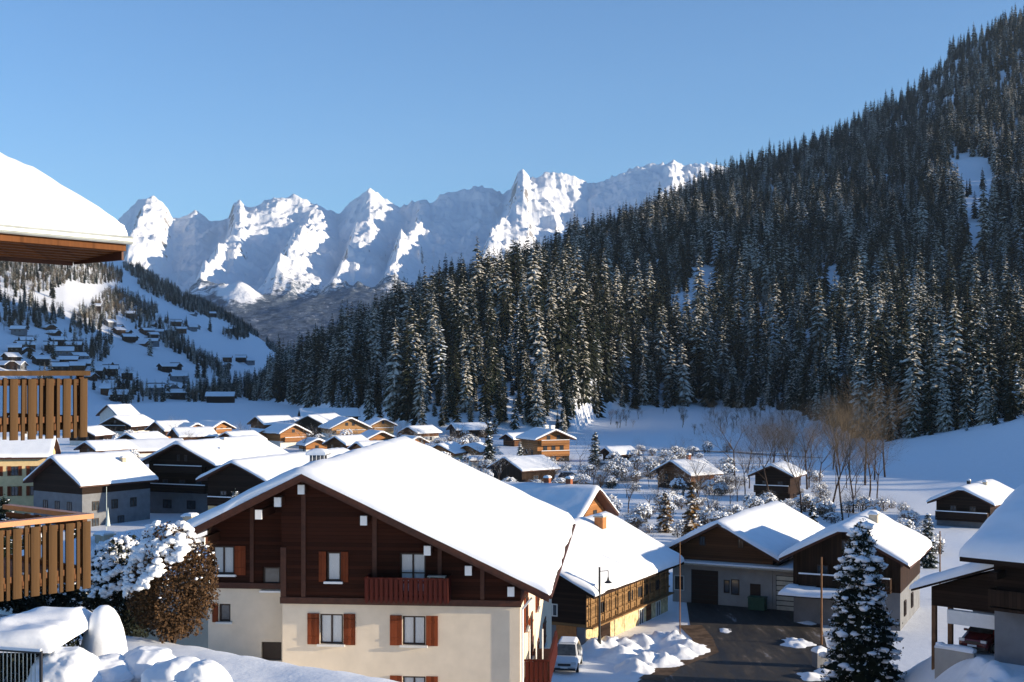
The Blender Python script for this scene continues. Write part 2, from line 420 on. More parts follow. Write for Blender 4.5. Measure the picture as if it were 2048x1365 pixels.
def terrain(X, Y):
    X = np.asarray(X, float); Y = np.asarray(Y, float)
    D = np.hypot(X, Y); az = np.degrees(np.arctan2(X, Y))
    # forested slope on the right
    d0 = np.interp(az, A0, AD0); z0 = np.interp(az, A0, AZ0); m0 = np.interp(az, A0, AM0)
    d1 = np.interp(az, A1, AD1); z1 = np.interp(az, A1, AZ1)
    side = smooth(-14, -11, az) * (1 - smooth(112, 125, az))
    u = (D - d0) / (d1 - d0)
    uc = np.clip(u, 0, 1)
    meadow = z0 * np.clip((D - m0) / np.maximum(d0 - m0, 1), 0, 1) ** 1.3
    zh = np.where(u <= 0, meadow, z0 + (z1 - z0) * uc ** np.interp(az, *PEX))
    zh = np.where(u > 1, z1 - (D - d1) * 0.16, zh)
    env = np.clip(u * 4, 0, 1) * np.clip((1.25 - u) * 2.2, 0, 1) * np.clip(z1 / 150, 0, 1)
    zh = zh + env * (15 * fbm(X / 130, Y / 190, 3, 5) - 3)
    zh = np.maximum(zh, np.minimum(32 * np.exp(-((X - 345) / 110) ** 2 - ((Y - 212) / 62) ** 2) - 3, 24))   # wooded knoll added out of frame to shade the meadow
    zh = np.maximum(zh, 300 * np.exp(-((X - 640) / 130) ** 2) * smooth(565, 685, Y) * (1 - smooth(880, 1060, Y)) - 3)   # unseen ridge added to keep the sun off the left hamlet
    zr = np.maximum(zh, 0) * side
    # gentle inhabited slope on the left
    ld0 = np.interp(az, LA, LD0); lz = np.interp(az, LA, LZ); ld1 = 2200.0
    lu = (D - ld0) / (ld1 - ld0); luc = np.clip(lu, 0, 1)
    zl = np.where(lu < 1, lz * (0.8 * luc + 0.2 * luc ** 2), lz - (D - ld1) * 0.12)
    zl = zl + 9 * fbm(X / 210, Y / 260, 3, 11) * np.clip(lu * 3, 0, 1) * np.clip(lz / 100, 0, 1)
    zl = np.maximum(zl, 0) * (1 - smooth(-9, -7.5, az)) * smooth(-75, -55, az)
    # terrace the viewer looks across, dropping towards the village
    ye = 36 - 0.66 * (X + 6)
    ye = np.clip(ye, 26, 44)
    low = np.interp(Y, [0, 58, 72, 90], [7.0, 6.9, 3.2, 0]) * (1 - smooth(-13, -7, X)) + np.interp(Y, [0, 40, 58, 72, 84], [6, 5, 3.3, 1.2, 0]) * smooth(-13, -7, X) * (1 - smooth(3, 9, X))
    t = 1 - smooth(0, 9, Y - ye)
    near = low + (11.8 - low) * t
    near = near * (Y < 120)
    near = near + 0.10 * fbm(X / 2.3, Y / 2.3, 3, 3) * t
    near = np.where(Y < 0, 11.8 * np.clip(1 + Y / 60, 0, 1), near)
    plat = 4.3 * smooth(21, 25.5, X) * (1 - smooth(73, 86, Y)) * (Y > 0)
    near = np.maximum(near, plat)
    z = np.maximum(near, np.maximum(zr, zl))
    rough = smooth(115, 170, D) * (D < 3000)
    z = z + rough * (0.35 * fbm(X / 14, Y / 14, 3, 21) + 0.1) * np.clip(1 - zr / 5, 0.3, 1)
    return z
azs = np.concatenate([np.arange(-180, -80, 5.0), np.arange(-80, -24, 1.0), np.arange(-24, 24, 0.12), np.arange(24, 120, 0.8), np.arange(120, 180.1, 5.0)])
rad = np.concatenate([4 * (3400 / 4) ** (np.linspace(0, 1, 300)), [4200, 6000, 10000, 25000]])
AA, RR = np.meshgrid(np.radians(azs), rad, indexing='ij')
GX, GY = RR * np.sin(AA), RR * np.cos(AA)
GZ = terrain(GX, GY)
gm = np_mesh('ground', np.stack([GX, GY, GZ], -1).reshape(-1, 3), grid_faces(len(azs), len(rad))[:, ::-1], 'snow', True)
ground = put('ground', gm)
tag(ground, 'snow-covered valley floor and slopes around the village', 'ground', kind='structure')
def tz(x, y): return float(terrain(np.array([x]), np.array([y]))[0])
_steps = np.concatenate([np.arange(20, 200, 0.5), 200 * (3200 / 200) ** np.linspace(0, 1, 900)])
def hit(px, py):
    """ground point seen at a photograph pixel"""
    X = (px - 1024) / FPX * _steps; Z = EYE - (py - 742) / FPX * _steps
    T = terrain(X, _steps)
    k = np.argmax(Z <= T)
    if k == 0: return hit(px, py + 4)
    return X[k], _steps[k], T[k]
def gp(px, py, z=0.0):
    d = FPX * (EYE - z) / (py - 742)
    return (px - 1024) / FPX * d, d

# ------------------------------------------------------------------ mountains
CREST = [(60, 500), (150, 480), (215, 462), (240, 430), (262, 406), (285, 390), (305, 387), (325, 398), (345, 430), (365, 424), (390, 415), (420, 430), (455, 432),
         (468, 402), (480, 395), (495, 406), (520, 400), (545, 392), (590, 393), (640, 408), (675, 425), (690, 410), (710, 386), (740, 371), (765, 388),
         (800, 408), (815, 410), (840, 398), (860, 400), (880, 388), (930, 378), (985, 368), (1005, 382), (1022, 372), (1035, 346), (1046, 337), (1062, 352),
         (1090, 343), (1130, 345), (1165, 355), (1175, 366), (1200, 360), (1260, 340), (1320, 325), (1345, 316), (1370, 328), (1430, 326), (1480, 332), (1560, 345), (1700, 380), (1900, 420)]
mpx = np.arange(60, 1700, 2.2)
mv = np.concatenate([np.linspace(0, 0.42, 90), np.linspace(0.42, 1.0, 190)[1:], np.linspace(1.0, 1.35, 24)[1:]])
PX, V = np.meshgrid(mpx, mv, indexing='ij')
D = np.where(V < 0.42, 2900 + 1900 * V / 0.42, 4800 + 2400 * (V - 0.42) / 0.58)
cy = np.interp(PX, [c[0] for c in CREST], [c[1] for c in CREST])
zc = (742 - cy) / FPX * 7200 + EYE
by = np.interp(PX, [60, 300, 450, 600, 800, 1000, 1400, 1700], [600, 600, 592, 585, 575, 560, 520, 500])
zb = (742 - by) / FPX * 4800 + EYE
w = np.clip((V - 0.42) / 0.58, 0, 1)
Z = np.where(V < 0.42, zb * (V / 0.42) ** 1.25, zb + (zc - zb) * (0.62 * w + 0.38 * w ** 2.2))
SPURS = [(190, 90, 150, 60), (300, 215, 190, 46), (492, 395, 210, 52), (640, 540, 190, 58), (748, 655, 110, 44), (855, 768, 200, 48), (1048, 955, 250, 62), (1200, 1130, 70, 60), (1350, 1260, 130, 70), (1500, 1400, 130, 70)]
env = np.sin(np.pi * np.clip(w, 0, 1) ** 0.8) ** 0.9
sp = np.zeros_like(Z)
for c0, c1, amp, wd in SPURS:
    c = c0 + (c1 - c0) * (1 - w) + 9 * fbm(w * 6, PX * 0 + c0, 3, 31)
    q = (PX - c) / wd
    tri = np.where(q < 0, np.clip(1 + q / 0.6, 0, 1), np.clip(1 - q / 1.75, 0, 1))
    sp = np.maximum(sp, amp * tri)
Z = Z + env * (0.8 * sp - 70)
MX = (PX - 1024) / FPX * D; MY = D * 1.0
rg = ridged(MX / 420, MY / 520, 5, 41); rg2 = ridged(MX / 130 + 7, MY / 170, 4, 47)
hi = smooth(0.3, 0.6, V)
Z = Z + hi * np.clip(1.25 - w, 0.25, 1) * (110 * (rg - 0.42)) + hi * np.clip(1.5 - w, 0.5, 1) * 55 * (rg2 - 0.42)
rg3 = ridged(MX / 48 + 3, MY / 75, 3, 49)
Z = Z + hi * 22 * (rg3 - 0.45) + hi * np.clip(w * 1.5 - .6, 0, 1) * 18 * (ridged(MX / 75, MY / 260, 4, 57) - .45)
Z = Z + (1 - hi) * (40 * fbm(MX / 300, MY / 300, 5, 53)) * np.clip(V * 4, 0, 1)
hump = np.exp(-((PX - 478) / 46) ** 2 - ((V - 0.40) / 0.045) ** 2)
Z = Z + 72 * hump
Z = np.where(V > 1, Z - (D - 7200) * 0.9, Z)
Z = np.maximum(Z, -5) - 4 * (V < 0.01)
forest = (1 - smooth(0.36, 0.60, V + 0.05 * fbm(MX / 200, MY / 200, 4, 61) * 2)) * (1 - smooth(0.25, 0.6, hump))
forest = np.maximum(forest, 0) * 0.62
rock = np.clip(np.exp(-((PX - 1046) / 30) ** 2) + np.exp(-((PX - 300) / 45) ** 2) * (w > 0.6) + np.exp(-((PX - 480) / 14) ** 2) + np.exp(-((PX - 840) / 18) ** 2), 0, 1)
mm = np_mesh('mountain_range', np.stack([MX, MY, Z], -1).reshape(-1, 3), grid_faces(len(mpx), len(mv))[:, ::-1], 'mountain', True,
             {'forest': forest.ravel(), 'rock': rock.ravel()})
tag(put('mountain_range', mm), 'jagged snow-covered mountain range with rocky peaks at the head of the valley', 'mountain range', kind='structure')

# ------------------------------------------------------------------ road and yard
def sheet(name, pts, mat, z, label, cat, n=1):
    mb = MB(); mb.add([(x, y, z) for x, y in pts], [tuple(range(len(pts)))])
    o = mb.build(name, mat); tag(o, label, cat, kind='structure'); return o
road = [gp(1372, 1198), gp(1440, 1190), gp(1560, 1205), gp(1640, 1240), gp(1655, 1300), gp(1660, 1365), (22, 70), (24, 40), (9, 40), (6.5, 70), gp(1275, 1365), gp(1330, 1330), gp(1418, 1303), gp(1405, 1280), gp(1380, 1250)]
sheet('road', road, 'asphalt', 0.03, 'dark wet asphalt yard and road in front of the long garage building', 'road')

# ------------------------------------------------------------------ house kit
def snow_sheet(xl, xr, y0, y1, zf, th, seed=0, step=0.7, amp=0.07, lip=0.06):
    """snow blanket with rounded, slightly ragged edges over a roof surface zf(x)"""
    def axis(a, b):
        e = np.array([0, 0.03, 0.09, 0.2, 0.38, 0.6]) * min(1, (b - a) / 4)
        n = max(3, int((b - a) / step))
        return np.concatenate([a + e, np.linspace(a + e[-1], b - e[-1], n)[1:-1], b - e[::-1]])
    xs = axis(xl - lip, xr + lip); ys = axis(y0 - lip, y1 + lip)
    Xg, Yg = np.meshgrid(xs, ys, indexing='ij')
    e = np.minimum(np.minimum(Xg - xs[0], xs[-1] - Xg), np.minimum(Yg - ys[0], ys[-1] - Yg))
    t = th * np.clip(e / (th * 0.9), 0, 1) ** 0.45
    Zg = zf(Xg) + t * (1 + 0.22 * fbm(Xg / 1.9 + seed, Yg / 1.9, 3, seed)) + amp * fbm(Xg / 0.8, Yg / 0.8 + seed, 2, seed + 3) * (e > 0.02)
    Zg = np.where(e <= 1e-6, zf(Xg) - 0.05, Zg)
    edge = (e < 0.15)
    wob = 0.16 * fbm(Xg / 2.4 + 3, Yg / 2.4 + seed, 3, seed + 9)
    Xo = Xg + np.where(edge & ((Xg < xs[2]) | (Xg > xs[-3])), wob, 0)
    Yo = Yg + np.where(edge & ((Yg < ys[2]) | (Yg > ys[-3])), wob, 0)
    return np.stack([Xo, Yo, Zg], -1).reshape(-1, 3), grid_faces(len(xs), len(ys))[:, ::-1]
def gable_roof(root, xl, xr, xa, za, p, y0, y1, mat='wood_trim', th=0.24, snow=0.36, seed=0, step=0.7, pr=None):
    pr = pr or p
    zl = za - p * (xa - xl); zr = za - pr * (xr - xa)
    mb = MB(); mb.prism([(xl, zl - th), (xa, za - th), (xr, zr - th), (xr, zr), (xa, za), (xl, zl)], y0, y1)
    ro = mb.build('roof', mat, root)
    zf = lambda x: za - np.where(x < xa, p, pr) * (np.sqrt((x - xa) ** 2 + 0.05) - 0.1)
    v, f = snow_sheet(xl, xr, y0, y1, zf, snow, seed, step)
    put('snow', np_mesh('snow', v, f, 'roof_snow', True), ro)
    return ro
def window(root, o, u, n, uc, z0, w, h, frame='frame_dark', pane='glass', shutters=None, sill=None, mull=1, rail=0, ft=0.07, open_sh=(1, 1), recess=0.0):
    mb = MB(); a, b = uc - w / 2, uc + w / 2; nr = (0.0 - recess, 0.07 - recess)
    mb.obox(o, u, n, (a, a + ft), nr, (z0, z0 + h)); mb.obox(o, u, n, (b - ft, b), nr, (z0, z0 + h))
    mb.obox(o, u, n, (a + ft, b - ft), nr, (z0, z0 + ft)); mb.obox(o, u, n, (a + ft, b - ft), nr, (z0 + h - ft, z0 + h))
    for k in range(mull):
        c = a + (b - a) * (k + 1) / (mull + 1); mb.obox(o, u, n, (c - ft * 0.6, c + ft * 0.6), (nr[0], nr[1] - 0.004), (z0 + ft, z0 + h - ft))
    for k in range(rail):
        zc_ = z0 + h * (k + 1) / (rail + 1); mb.obox(o, u, n, (a + ft, b - ft), (nr[0], nr[1] - 0.008), (zc_ - 0.025, zc_ + 0.025))
    wo = mb.build('window', frame, root)
    cuts = [a + ft * 0.5] + [a + (b - a) * (k + 1) / (mull + 1) for k in range(mull)] + [b - ft * 0.5]
    for k in range(len(cuts) - 1):
        g = MB(); g.obox(o, u, n, (cuts[k], cuts[k + 1]), (nr[0] + 0.012, nr[0] + 0.028), (z0 + ft * 0.5, z0 + h - ft * 0.5)); g.build('pane', pane, wo)
    if shutters:
        sw = w * 0.52
        for sgn, on in ((-1, open_sh[0]), (1, open_sh[1])):
            if not on: continue
            s0 = (a - 0.04 - sw) if sgn < 0 else (b + 0.04)
            s = MB(); s.obox(o, u, n, (s0, s0 + sw), (0.015, 0.06), (z0 - 0.03, z0 + h + 0.03))
            for zz in (z0 + h * 0.18, z0 + h * 0.78): s.obox(o, u, n, (s0 + 0.02, s0 + sw - 0.02), (0.06, 0.085), (zz, zz + 0.09))
            s.build('shutter', shutters, wo)
    if sill:
        s = MB(); s.obox(o, u, n, (a - 0.12, b + 0.12), (0.0, 0.17), (z0 - 0.1, z0 - 0.005)); s.build('sill', sill, wo)
    return wo
def chimney(root, x, y, zb, w, h, mat='brick', cap=True):
    c = MB().box(x - w / 2, x + w / 2, y - w / 2, y + w / 2, zb, zb + h).build('chimney', mat, root)
    if cap:
        MB().box(x - w * .62, x + w * .62, y - w * .62, y + w * .62, zb + h + 0.002, zb + h + 0.09).build('cap', 'concrete', c)
        v, f = snow_sheet(x - w * .55, x + w * .55, y - w * .55, y + w * .55, lambda q: q * 0 + zb + h + 0.092, 0.22, 5, 0.25, 0.02, 0.02)
        put('snow', np_mesh('snow', v, f, 'soft_snow', True), c)
    return c
def balcony(root, o, u, n, u0, u1, z, depth, h=0.95, mat='wood_mid', slats=False, smat=None, sw=0.11, gap=0.03, snow=True):
    mb = MB(); mb.obox(o, u, n, (u0, u1), (0.03, depth), (z - 0.16, z))
    mb.obox(o, u, n, (u0, u1), (depth - 0.06, depth + 0.02), (z + h - 0.08, z + h))
    for s in (u0, u1 - 0.07): mb.obox(o, u, n, (s, s + 0.07), (0.03, depth - 0.06), (z + h - 0.08, z + h))
    for s in (u0, u1 - 0.08): mb.obox(o, u, n, (s, s + 0.08), (depth - 0.1, depth - 0.02), (z, z + h - 0.08))
    if not slats:
        mb.obox(o, u, n, (u0, u1), (depth - 0.03, depth), (z + 0.08, z + h - 0.1))
        mb.obox(o, u, n, (u0, u0 + 0.03), (0.05, depth - 0.1), (z + 0.08, z + h - 0.1)); mb.obox(o, u, n, (u1 - 0.03, u1), (0.05, depth - 0.1), (z + 0.08, z + h - 0.1))
    b = mb.build('balcony', mat, root)
    if snow:
        s = MB(); s.obox(o, u, n, (u0 + 0.02, u1 - 0.02), (depth - 0.08, depth + 0.03), (z + h + 0.002, z + h + 0.11)); s.build('snow', 'soft_snow', b)
    return b
Xv, Yv = Vector((1, 0, 0)), Vector((0, 1, 0))
def house(name, label, X, Y, th, W, L, ze, p, z0=0.0, low='plaster_white', up='wood_dark', split=2.4, roofm='wood_trim', ov=0.9, of=1.0, ob=0.7,
          snow=0.36, fw=(), rw=(), lw=(), bal=(), rbal=(), chim=(), cat='house', group=None, purlins=0, pane='glass', shut=None, frame='frame_dark', seed=None, step=0.8):
    """gable house: X,Y is the ground point under the middle of the front roof edge, th the ridge heading, W,L the roof size"""
    seed = int(abs(X * 7 + Y * 3)) % 97 if seed is None else seed
    root = thing(name, label, cat, (X, Y, z0), -R(th), group)
    zb = -0.8; e = ze - z0; hw = W / 2 - ov; za = e + p * W / 2; zw = e + p * ov - 0.13
    MB().box(-hw, hw, of, L - ob, zb, split).build('lower_wall', low, root)
    MB().prism([(-hw - 0.03, split + 0.002), (hw + 0.03, split + 0.002), (hw + 0.03, zw), (0, za - 0.14), (-hw - 0.03, zw)], of - 0.03, L - ob + 0.03).build('upper_wall', up, root)
    ro = gable_roof(root, -W / 2, W / 2, 0, za, p, 0, L, roofm, snow=snow, seed=seed, step=step)
    oF = (0, of - 0.03, 0); oR = (hw + 0.03, 0, 0); oL = (-hw - 0.03, 0, 0)
    for k in range(purlins):
        for s in (-1, 1):
            x = s * hw * k / max(1, purlins - 1) if purlins > 1 else 0
            if k == 0 and s > 0: continue
            zz = za - p * abs(x) - 0.26
            MB().box(x - 0.1, x + 0.1, 0.12, of, zz - 0.26, zz - 0.005).build('purlin', roofm, root)
    for (x, z, w, h) in fw: window(root, oF, Xv, -Yv, x, z, w, h, frame, pane, shut, None)
    for (y, z, w, h) in rw: window(root, oR, Yv, Xv, y, z, w, h, frame, pane, shut, None)
    for (y, z, w, h) in lw: window(root, oL, -Yv, -Xv, -y, z, w, h, frame, pane, shut, None)
    for (x0, x1, z, d) in bal: balcony(root, oF, Xv, -Yv, x0, x1, z, d, mat=up)
    for (y0, y1, z, d) in rbal: balcony(root, oR, Yv, Xv, y0, y1, z, d, mat=up)
    for (x, y, h, w, m) in chim: chimney(root, x, y, za - p * abs(x) - 0.3, w, h + 0.3, m)
    return root

# ------------------------------------------------------------------ the large chalet in front
def big_chalet():
    th = 5.0
    root = thing('chalet', 'large brown timber chalet with cream ground floor, long snowy roof and red balcony', 'house', (0.36, 58.0, 0), -R(th))
    ca, sa = math.cos(R(th)), math.sin(R(th))
    def fac(px, py, ly=0.0):
        """local x,z on the facade plane at local depth ly for a photograph pixel"""
        k = (px - 1024) / FPX
        # X = .36 + lx*ca + ly*sa ; Y = 58 - lx*sa + ly*ca
        lx = (k * (58 + ly * ca) - 0.36 - ly * sa) / (ca + k * sa)
        Yw = 58 - lx * sa + ly * ca
        return lx, EYE - (py - 742) / FPX * Yw
    xl, xr, xa, za, p = -15.45, 1.36, -9.62, 15.45, 0.473
    pl = 0.5
    y0, y1 = -1.23, 25.6
    top = lambda x: (za - (p if x > xa else pl) * abs(x - xa)) - 0.26
    gable_roof(root, xl, xr, xa, za, pl, y0, y1, 'wood_trim', th=0.26, snow=0.42, seed=3, step=0.55, pr=p)
    rf = [c for c in root.children if c.name.startswith('roof')][0]
    # verge boards
    for sgn, x_end, pp in ((1, xr, p), (-1, xl, pl)):
        for off, hgt, yy in ((0.0, 0.2, y0 - 0.05), (0.205, 0.13, y0 - 0.02)):
            mb = MB(); zt = za - 0.02 - off; ze_ = za - pp * abs(x_end - xa) - 0.02 - off
            mb.prism([(xa, zt - hgt), (x_end, ze_ - hgt), (x_end, ze_), (xa, zt)] if sgn > 0 else [(x_end, ze_ - hgt), (xa, zt - hgt), (xa, zt), (x_end, ze_)], yy, y0 + 0.012)
            mb.build('verge_board', 'wood_trim', rf)
    XL = -14.75; XC = -10.81; REC = 1.5
    def wall(name, mat, xs0, xs1, zlo, zhi, holes, y, yth=0.25):
        """wall on plane y with real openings; zhi None follows the roof slope"""
        xs = sorted(set([xs0, xs1] + [h[k] for h in holes for k in (0, 1)] + ([xa] if xs0 < xa < xs1 else [])))
        mb = MB()
        for a, b in zip(xs[:-1], xs[1:]):
            hs = sorted([h for h in holes if h[0] <= a + 1e-6 and h[1] >= b - 1e-6], key=lambda h: h[2])
            z = zlo
            for h in hs + [None]:
                if h is not None:
                    if h[2] > z + 1e-4: mb.add([(a, y, z), (b, y, z), (b, y, h[2]), (a, y, h[2])], [(0, 1, 2, 3)])
                    z = h[3]
                else:
                    ta, tb = (top(a), top(b)) if zhi is None else (zhi, zhi)
                    if min(ta, tb) > z + 1e-3: mb.add([(a, y, z), (b, y, z), (b, y, tb), (a, y, ta)], [(0, 1, 2, 3)])
        for a, b, c, d in holes:
            q = y + yth
            mb.add([(a, y, c), (b, y, c), (b, q, c), (a, q, c)], [(0, 3, 2, 1)]); mb.add([(a, y, d), (b, y, d), (b, q, d), (a, q, d)], [(0, 1, 2, 3)])
            mb.add([(a, y, c), (a, y, d), (a, q, d), (a, q, c)], [(0, 3, 2, 1)]); mb.add([(b, y, c), (b, y, d), (b, q, d), (b, q, c)], [(0, 1, 2, 3)])
            mb.add([(a, q, c), (b, q, c), (b, q, d), (a, q, d)], [(0, 1, 2, 3)])
        return mb.build(name, mat, root)
    def hole(px0, px1, py0, py1, ly=0.0):
        a, zt = fac(px0, py0, ly); b, zb_ = fac(px1, py1, ly); return (a, b, zb_, zt)
    lowz = 9.46
    w1 = hole(640, 686, 1228, 1289); w2 = hole(805, 851, 1232, 1291)
    w3 = (w2[0], w2[1], 4.9, 6.27); w4 = (w1[0], w1[1], 4.9, 6.27)
    u1 = hole(654, 682, 1104, 1163); u2 = hole(800, 852, 1106, 1187)
    wall('lower_wall', 'plaster', XC, 0, -1.5, lowz, [w1, w2, w3, w4], 0.0)
    wall('cladding', 'wood_chalet', XC - 0.03, 0.03, lowz + 0.003, None, [u1, u2], -0.05)
    l1 = hole(426, 469, 1092, 1149, REC); l2 = hole(526, 561, 1134, 1181, REC); l3 = hole(438, 461, 1208, 1244, REC); l4 = hole(523, 563, 1284, 1322, REC)
    lz2 = 9.85
    wall('lower_wall', 'plaster', XL, XC, 3, lz2, [l3, l4], REC)
    wall('cladding', 'wood_chalet', XL - 0.03, XC, lz2 + 0.003, None, [l1, l2], REC - 0.05)
    # side faces
    s = MB(); yb = y1 - 0.8
    s.add([(0, 0, -1.5), (0, yb, -1.5), (0, yb, lowz), (0, 0, lowz)], [(0, 1, 2, 3)])
    s.add([(XC, 0, -1.5), (XC, 0, lowz), (XC, REC, lowz), (XC, REC, -1.5)], [(0, 1, 2, 3)])
    s.add([(XL, REC, -1.5), (XL, REC, lz2), (XL, yb, lz2), (XL, yb, -1.5)], [(0, 1, 2, 3)])
    s.add([(XL, yb, -1.5), (XL, yb, lowz), (0, yb, lowz), (0, yb, -1.5)], [(0, 1, 2, 3)])
    s.build('side_wall', 'plaster', root)
    s = MB()
    s.add([(0.03, -0.05, lowz + .003), (0.03, yb, lowz + .003), (0.03, yb, top(0.03)), (0.03, -0.05, top(0.03))], [(0, 1, 2, 3)])
    s.add([(XC - 0.03, -0.05, lowz + .003), (XC - 0.03, -0.05, top(XC)), (XC - 0.03, REC, top(XC)), (XC - 0.03, REC, lowz + .003)], [(0, 1, 2, 3)])
    s.add([(XL - 0.03, REC - 0.05, lz2), (XL - 0.03, REC - 0.05, top(XL)), (XL - 0.03, yb, top(XL)), (XL - 0.03, yb, lz2)], [(0, 1, 2, 3)])
    s.add([(XL, yb, lowz), (XL, yb, top(XL)), (xa, yb, top(xa)), (0, yb, top(0)), (0, yb, lowz)], [(0, 1, 2, 3, 4)])
    s.add([(XC - .03, -0.05, lowz + .002), (0.03, -0.05, lowz + .002), (0.03, 0.0, lowz + .002), (XC - .03, 0.0, lowz + .002)], [(0, 3, 2, 1)])
    s.build('side_cladding', 'wood_chalet', root)
    O = (0, 0, 0); OW = (0, -0.05, 0); OL = (0, REC, 0); OLW = (0, REC - 0.05, 0)
    def win(h, o, **kw): return window(root, o, Xv, -Yv, (h[0] + h[1]) / 2, h[2] + 0.01, h[1] - h[0] - 0.02, h[3] - h[2] - 0.02, recess=0.16, **kw)
    for h in (w1, w2, w3, w4): win(h, O, pane='curtain', shutters='shutter', sill='plaster_white')
    win(u1, OW, pane='curtain', shutters='shutter', sill='white', mull=0, open_sh=(1, 1))
    win(u2, OW, pane='curtain', rail=1)
    win(l1, OLW, pane='curtain', shutters='shutter', sill='white', open_sh=(0, 1)); win(l2, OLW, pane='glass', sill='white', mull=0)
    win(l3, OL, shutters='shutter', sill='plaster_white', mull=0, open_sh=(1, 0))
    d = MB(); d.obox(OL, Xv, -Yv, (l4[0], l4[1]), (-0.2, -0.15), (l4[2], l4[3])); d.build('door', 'frame_dark', root)
    # posts, beams and diagonal brace on the cladding
    def bar(name, x0, x1, z0, z1, y=-0.05, t=0.07, mat='wood_trim'): return MB().box(x0, x1, y - t, y - 0.003, z0, z1).build(name, mat, root)
    for px in (608, 750): x = fac(px, 1000)[0]; bar('post', x - .1, x + .1, lowz + .31, top(x) - .05)
    bar('post', XC - 0.06, XC + 0.2, lowz + .31, fac(565, 1095)[1])
    bar('sill_beam', XC - 0.08, 0.06, lowz + .01, lowz + .3, t=0.10)
    bar('sill_beam', XL - 0.06, XC - 0.1, lz2 + .01, lz2 + .28, y=REC - 0.05, t=0.1)
    xb = fac(880, 1150)[0]; bar('post', xb - .09, xb + .09, lowz + .31, top(xb) - .05); xb = fac(965, 1180)[0]; bar('post', xb - .09, xb + .09, lowz + .31, top(xb) - .05)
    xb = fac(505, 1100, REC)[0]; bar('post', xb - .09, xb + .09, lz2 + .3, top(xb) - .05, y=REC - 0.05)
    # purlins with white capped ends
    for px, py in ((603, 978), (556, 1003), (518, 1028), (404, 1083), (728, 1040), (855, 1100), (937, 1140), (1022, 1182)):
        x, z = fac(px, py, -0.75); z = min(z, top(x) - 0.16)
        yy = REC if x < XC else 0
        pu = MB().box(x - 0.13, x + 0.13, -0.72, yy - 0.06, z - 0.2, z + 0.16).build('purlin', 'wood_trim', root)
        MB().box(x - 0.15, x + 0.15, -0.86, -0.722, z - 0.24, z + 0.18).build('end_cap', 'white', pu)
    # red balcony on the gable
    bx0, _ = fac(729, 1200, -1.1); bx1, _ = fac(896, 1200, -1.1); bz = 10.0
    b = MB(); b.obox(OW, Xv, -Yv, (bx0 + .02, bx1 - .02), (0.01, 1.05), (bz - 0.14, bz)); b.obox(OW, Xv, -Yv, (bx0, bx1), (1.02, 1.1), (bz + 0.78, bz + 0.86))
    for q in (bx0, bx1 - 0.08): b.obox(OW, Xv, -Yv, (q, q + 0.08), (0.01, 1.02), (bz + 0.78, bz + 0.86))
    for q in (bz + 0.12, bz + 0.62): b.obox(OW, Xv, -Yv, (bx0 + .03, bx1 - .03), (1.02, 1.06), (q, q + 0.1))
    bo = b.build('balcony', 'wood_red', root)
    n = 17; wd = (bx1 - bx0) / n
    me = MB().prism([(0.0, -0.06), (wd * 0.42, -0.16), (wd * .84, -0.06), (wd * .84, 0.92), (0, 0.92)], 0, 0.03).data('slat', 'wood_red')
    for k in range(n): put('slat', me, bo, (bx0 + wd * (k + .08), -0.05 - 1.1, bz - 0.12))
    sd = MB().prism([(0.0, -0.06), (wd * 0.42, -0.16), (wd * .84, -0.06), (wd * .84, 0.92), (0, 0.92)], 0, 0.03).data('slat', 'wood_red')
    for k in range(5):
        put('slat', sd, bo, (bx1 + .0, -0.05 - 1.06 + k * wd * 1.0, bz - 0.12), (0, 0, R(90))); put('slat', sd, bo, (bx0 + .03, -0.05 - 1.06 + k * wd, bz - 0.12), (0, 0, R(90)))
    ft = MB(); ft.box(bx1 - .95, bx1 - .15, -0.95, -0.55, bz + .88, bz + .92)
    for q in (bx1 - .9, bx1 - .24): ft.box(q, q + .05, -0.78, -0.72, bz + .002, bz + .88)
    ft.build('shelf', 'grey_metal', bo)
    # side balcony on the right wall and its door, shutters and awning poles
    sx = 1.15
    sb = MB(); sb.box(0.01, sx, 2.2, 9.0, 5.55, 5.7); sb.box(sx - .08, sx + .02, 2.2, 9.0, 6.55, 6.63); sb.box(0.01, sx - .08, 2.2, 2.28, 6.55, 6.63)
    so = sb.build('balcony', 'wood_red', root)
    me2 = MB().prism([(0, -0.02), (.09, -.1), (.18, -.02), (.18, 1.05), (0, 1.05)], 0, 0.03).data('slat', 'wood_red')
    for k in range(5): put('slat', me2, so, (0.06 + k * .215, 2.15, 5.5))
    for k in range(31): put('slat', me2, so, (sx + .05, 2.22 + k * .218, 5.5), (0, 0, R(90)))
    for k in range(3): MB().tube((0.25 + k * .3, 2.5, 6.6), (0.25 + k * .3, 2.5, 8.0), 0.03).build('pole', 'white', so)
    for (yy, z_, w_, h_) in ((3.2, 7.9, 1.0, 1.5), (6.2, 5.8, 1.1, 2.1), (11, 7.4, 1.1, 1.4), (15, 7.4, 1.1, 1.4), (19, 7.4, 1.1, 1.4), (11, 4.2, 1.1, 1.4), (17, 4.2, 1.1, 1.4)):
        window(root, (0, 0, 0), Yv, Xv, yy, z_, w_, h_, 'frame_dark', 'curtain', 'shutter', 'plaster_white')
    MB().tube((0.12, -0.12, 3.2), (0.12, -0.12, 9.4), 0.05, n=10).tube((0.12, -0.12, 9.4), (0.55, -0.5, 9.95), 0.05, n=10).build('downpipe', 'white', root)
    gt = MB().tube((xr + .07, y0, 10.12), (xr + .07, y1, 10.12), 0.075, n=8); gt.build('gutter', 'wood_trim', rf)
    # chimney with an open pillared cap
    cx, cyy = -10.35, 5.0; zr = za - .6
    c = MB().box(cx - .38, cx + .38, cyy - .38, cyy + .38, zr, za + 0.1).build('chimney', 'plaster_grey', root)
